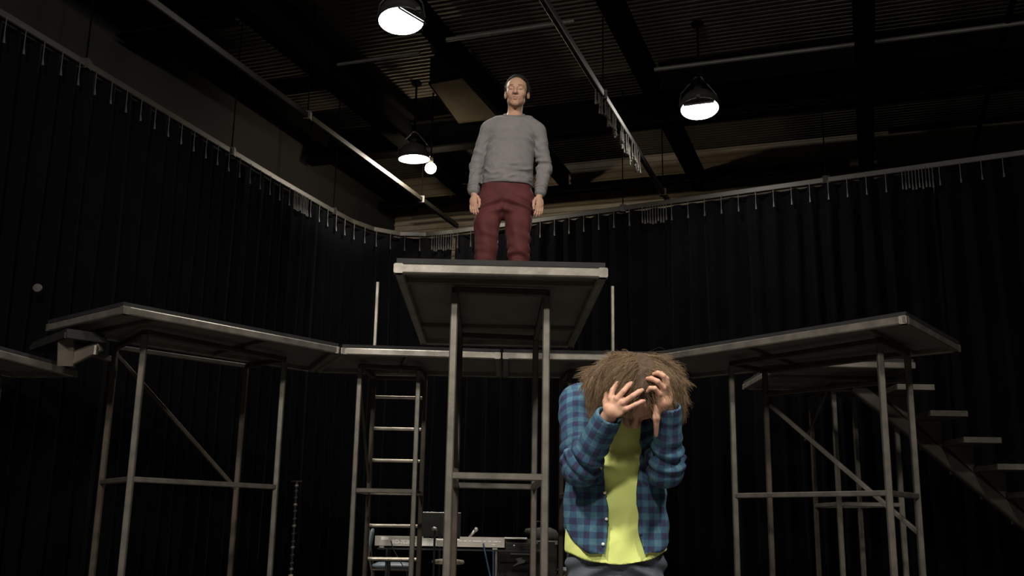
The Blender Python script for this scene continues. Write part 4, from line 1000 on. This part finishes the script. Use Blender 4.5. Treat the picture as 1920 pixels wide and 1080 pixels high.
    F.chain([(.41,3.95,.95), (.41,3.955,.84)], [.165,.178], .03, .66)
    for hp, kn, an in ((hipL,knL,anL), (hipR,knR,anR)): F.chain([hp + A_((0,0,-.03)), (hp+kn)/2, kn, (kn+an)/2, an, an - A_((0,.01,.03))], [.098,.088,.074,.070,.068,.070], .018)
    X, Y, Z = F.coords(); F.clip(np.maximum(.04 - Z, Z - .95) + 0*X + 0*Y)
    P, Q = F.surface(); N = normals(P, Q)
    D = .004*nz(P, 20, 5.) + bump01(P[:,2], .79, .07)*.008*np.sin((P[:,2] + .5*np.abs(P[:,0]-.41))*85) + bump01(P[:,2], .13, .1)*.009*np.sin(P[:,2]*75 + 14*P[:,0])
    P = P + N*D[:, None]; skin('jeans', P, Q, M['jeans'], t)
    for an in (anL, anR):
        F = Field((an[0]-.09,3.72,-.004), (an[0]+.09,4.1,.13), .0045)
        F.cone((an[0],an[1]+.04,.046), (an[0],an[1]-.17,.036), .044, .040, .03); F.cone((an[0],an[1]+.01,.06), (an[0],an[1]+.01,.11), .042, .044, .03)
        X, Y, Z = F.coords(); F.clip(.0005 - Z + 0*X + 0*Y); P, Q = F.surface(); skin('shoe', P, Q, M['sole'], t)
    # long frizzy brown hair parted in the middle, hanging forward
    F = Field((.22,3.50,1.28), (.70,3.95,1.62), .0042)
    Xa, fa, ua = axes_of(fdir, udir)
    F.ell(W(0,-.015,.036), (.090,.106,.100), (Xa, fa, ua), .02)
    F.ell((.392,3.705,1.478), (.085,.080,.068), None, .05); F.ell((.345,3.715,1.462), (.058,.072,.052), None, .04); F.ell((.335,3.73,1.415), (.036,.06,.055), None, .03)
    F.ell((.530,3.70,1.470), (.075,.080,.075), None, .05); F.ell((.580,3.715,1.435), (.045,.07,.058), None, .04); F.ell((.455,3.725,1.518), (.085,.075,.046), None, .04)
    X, Y, Z = F.coords(); o = HC; H = [((X-o[0])*a[0] + (Y-o[1])*a[1] + (Z-o[2])*a[2]) for a in (Xa, fa, ua)]
    F.clip(np.where(np.abs(H[0]) < .068, H[1] - (.066 - 7*np.clip(.03-np.abs(H[0]-.012), 0, 1)*.18*0), H[1] - .085))     # face stays free
    F.cone(W(.016,.06,.085), W(.014,-.03,.135), .006, .003, .004, 1., True)        # the parting
    P, Q = F.surface(); N = normals(P, Q); part_x = .462
    P = P + N*(.005*ridge(P, 60, 2., (1,.6,.6)))[:, None]
    hr = skin('hair', P, Q, M['hair_under'], t)
    N = normals(P, Q); c = np.flatnonzero((P[:,2] > 1.375) & ~((N[:,2] > .3) & (np.abs(P[:,0] - part_x - .006) < .004))); n = 15000; pick = RNG.choice(c, n); R0 = P[pick]; N0 = N[pick]
    jit = RNG.normal(size=(n,3))*.055 + .13*np.stack([nz(R0, 55, 1.), nz(R0, 60, 4.), nz(R0, 50, 9.)], 1)
    def flow(p, k, L):
        sx = np.sign(R0[:,0] - part_x)*np.clip(np.abs(R0[:,0] - part_x)/.02, .3, 1); lat = np.clip(np.abs(p[:,0] - part_x)/.14, 0, 1.2)
        d = np.stack([sx*(1.05 - .75*lat), -.05 + 0*sx, -.12 - .95*lat**1.5 - .35*k], 1)
        d -= N0*np.minimum((d*N0).sum(1), 0)[:, None]*.95
        return d + N0*np.where(N0[:,2:3] > .5, .06 - .14*k, .06 - .10*k) + jit*np.where((N0[:,2:3] > .5), .8, 1.)
    strands('hair_strands', R0 - N0*.004, flow, n, .080, .00062, M['hair_brown'], hr, 8, .0045)
    m = 260; pick = RNG.choice(np.flatnonzero((P[:,2] > 1.40) & (N[:,2] < .75)), m); R1 = P[pick]; N1 = N[pick]; j1 = RNG.normal(size=(m,3))*.5
    strands('flyaway_strands', R1, lambda p, k, L: N1*(.45 - .5*k) + j1 + np.stack([np.sign(R1[:,0]-part_x)*.7, 0*R1[:,0], .1-.9*k+0*R1[:,0]], 1), m, .030, .0006, M['hair_brown'], hr, 8, .007)
    return t
bowed_man()
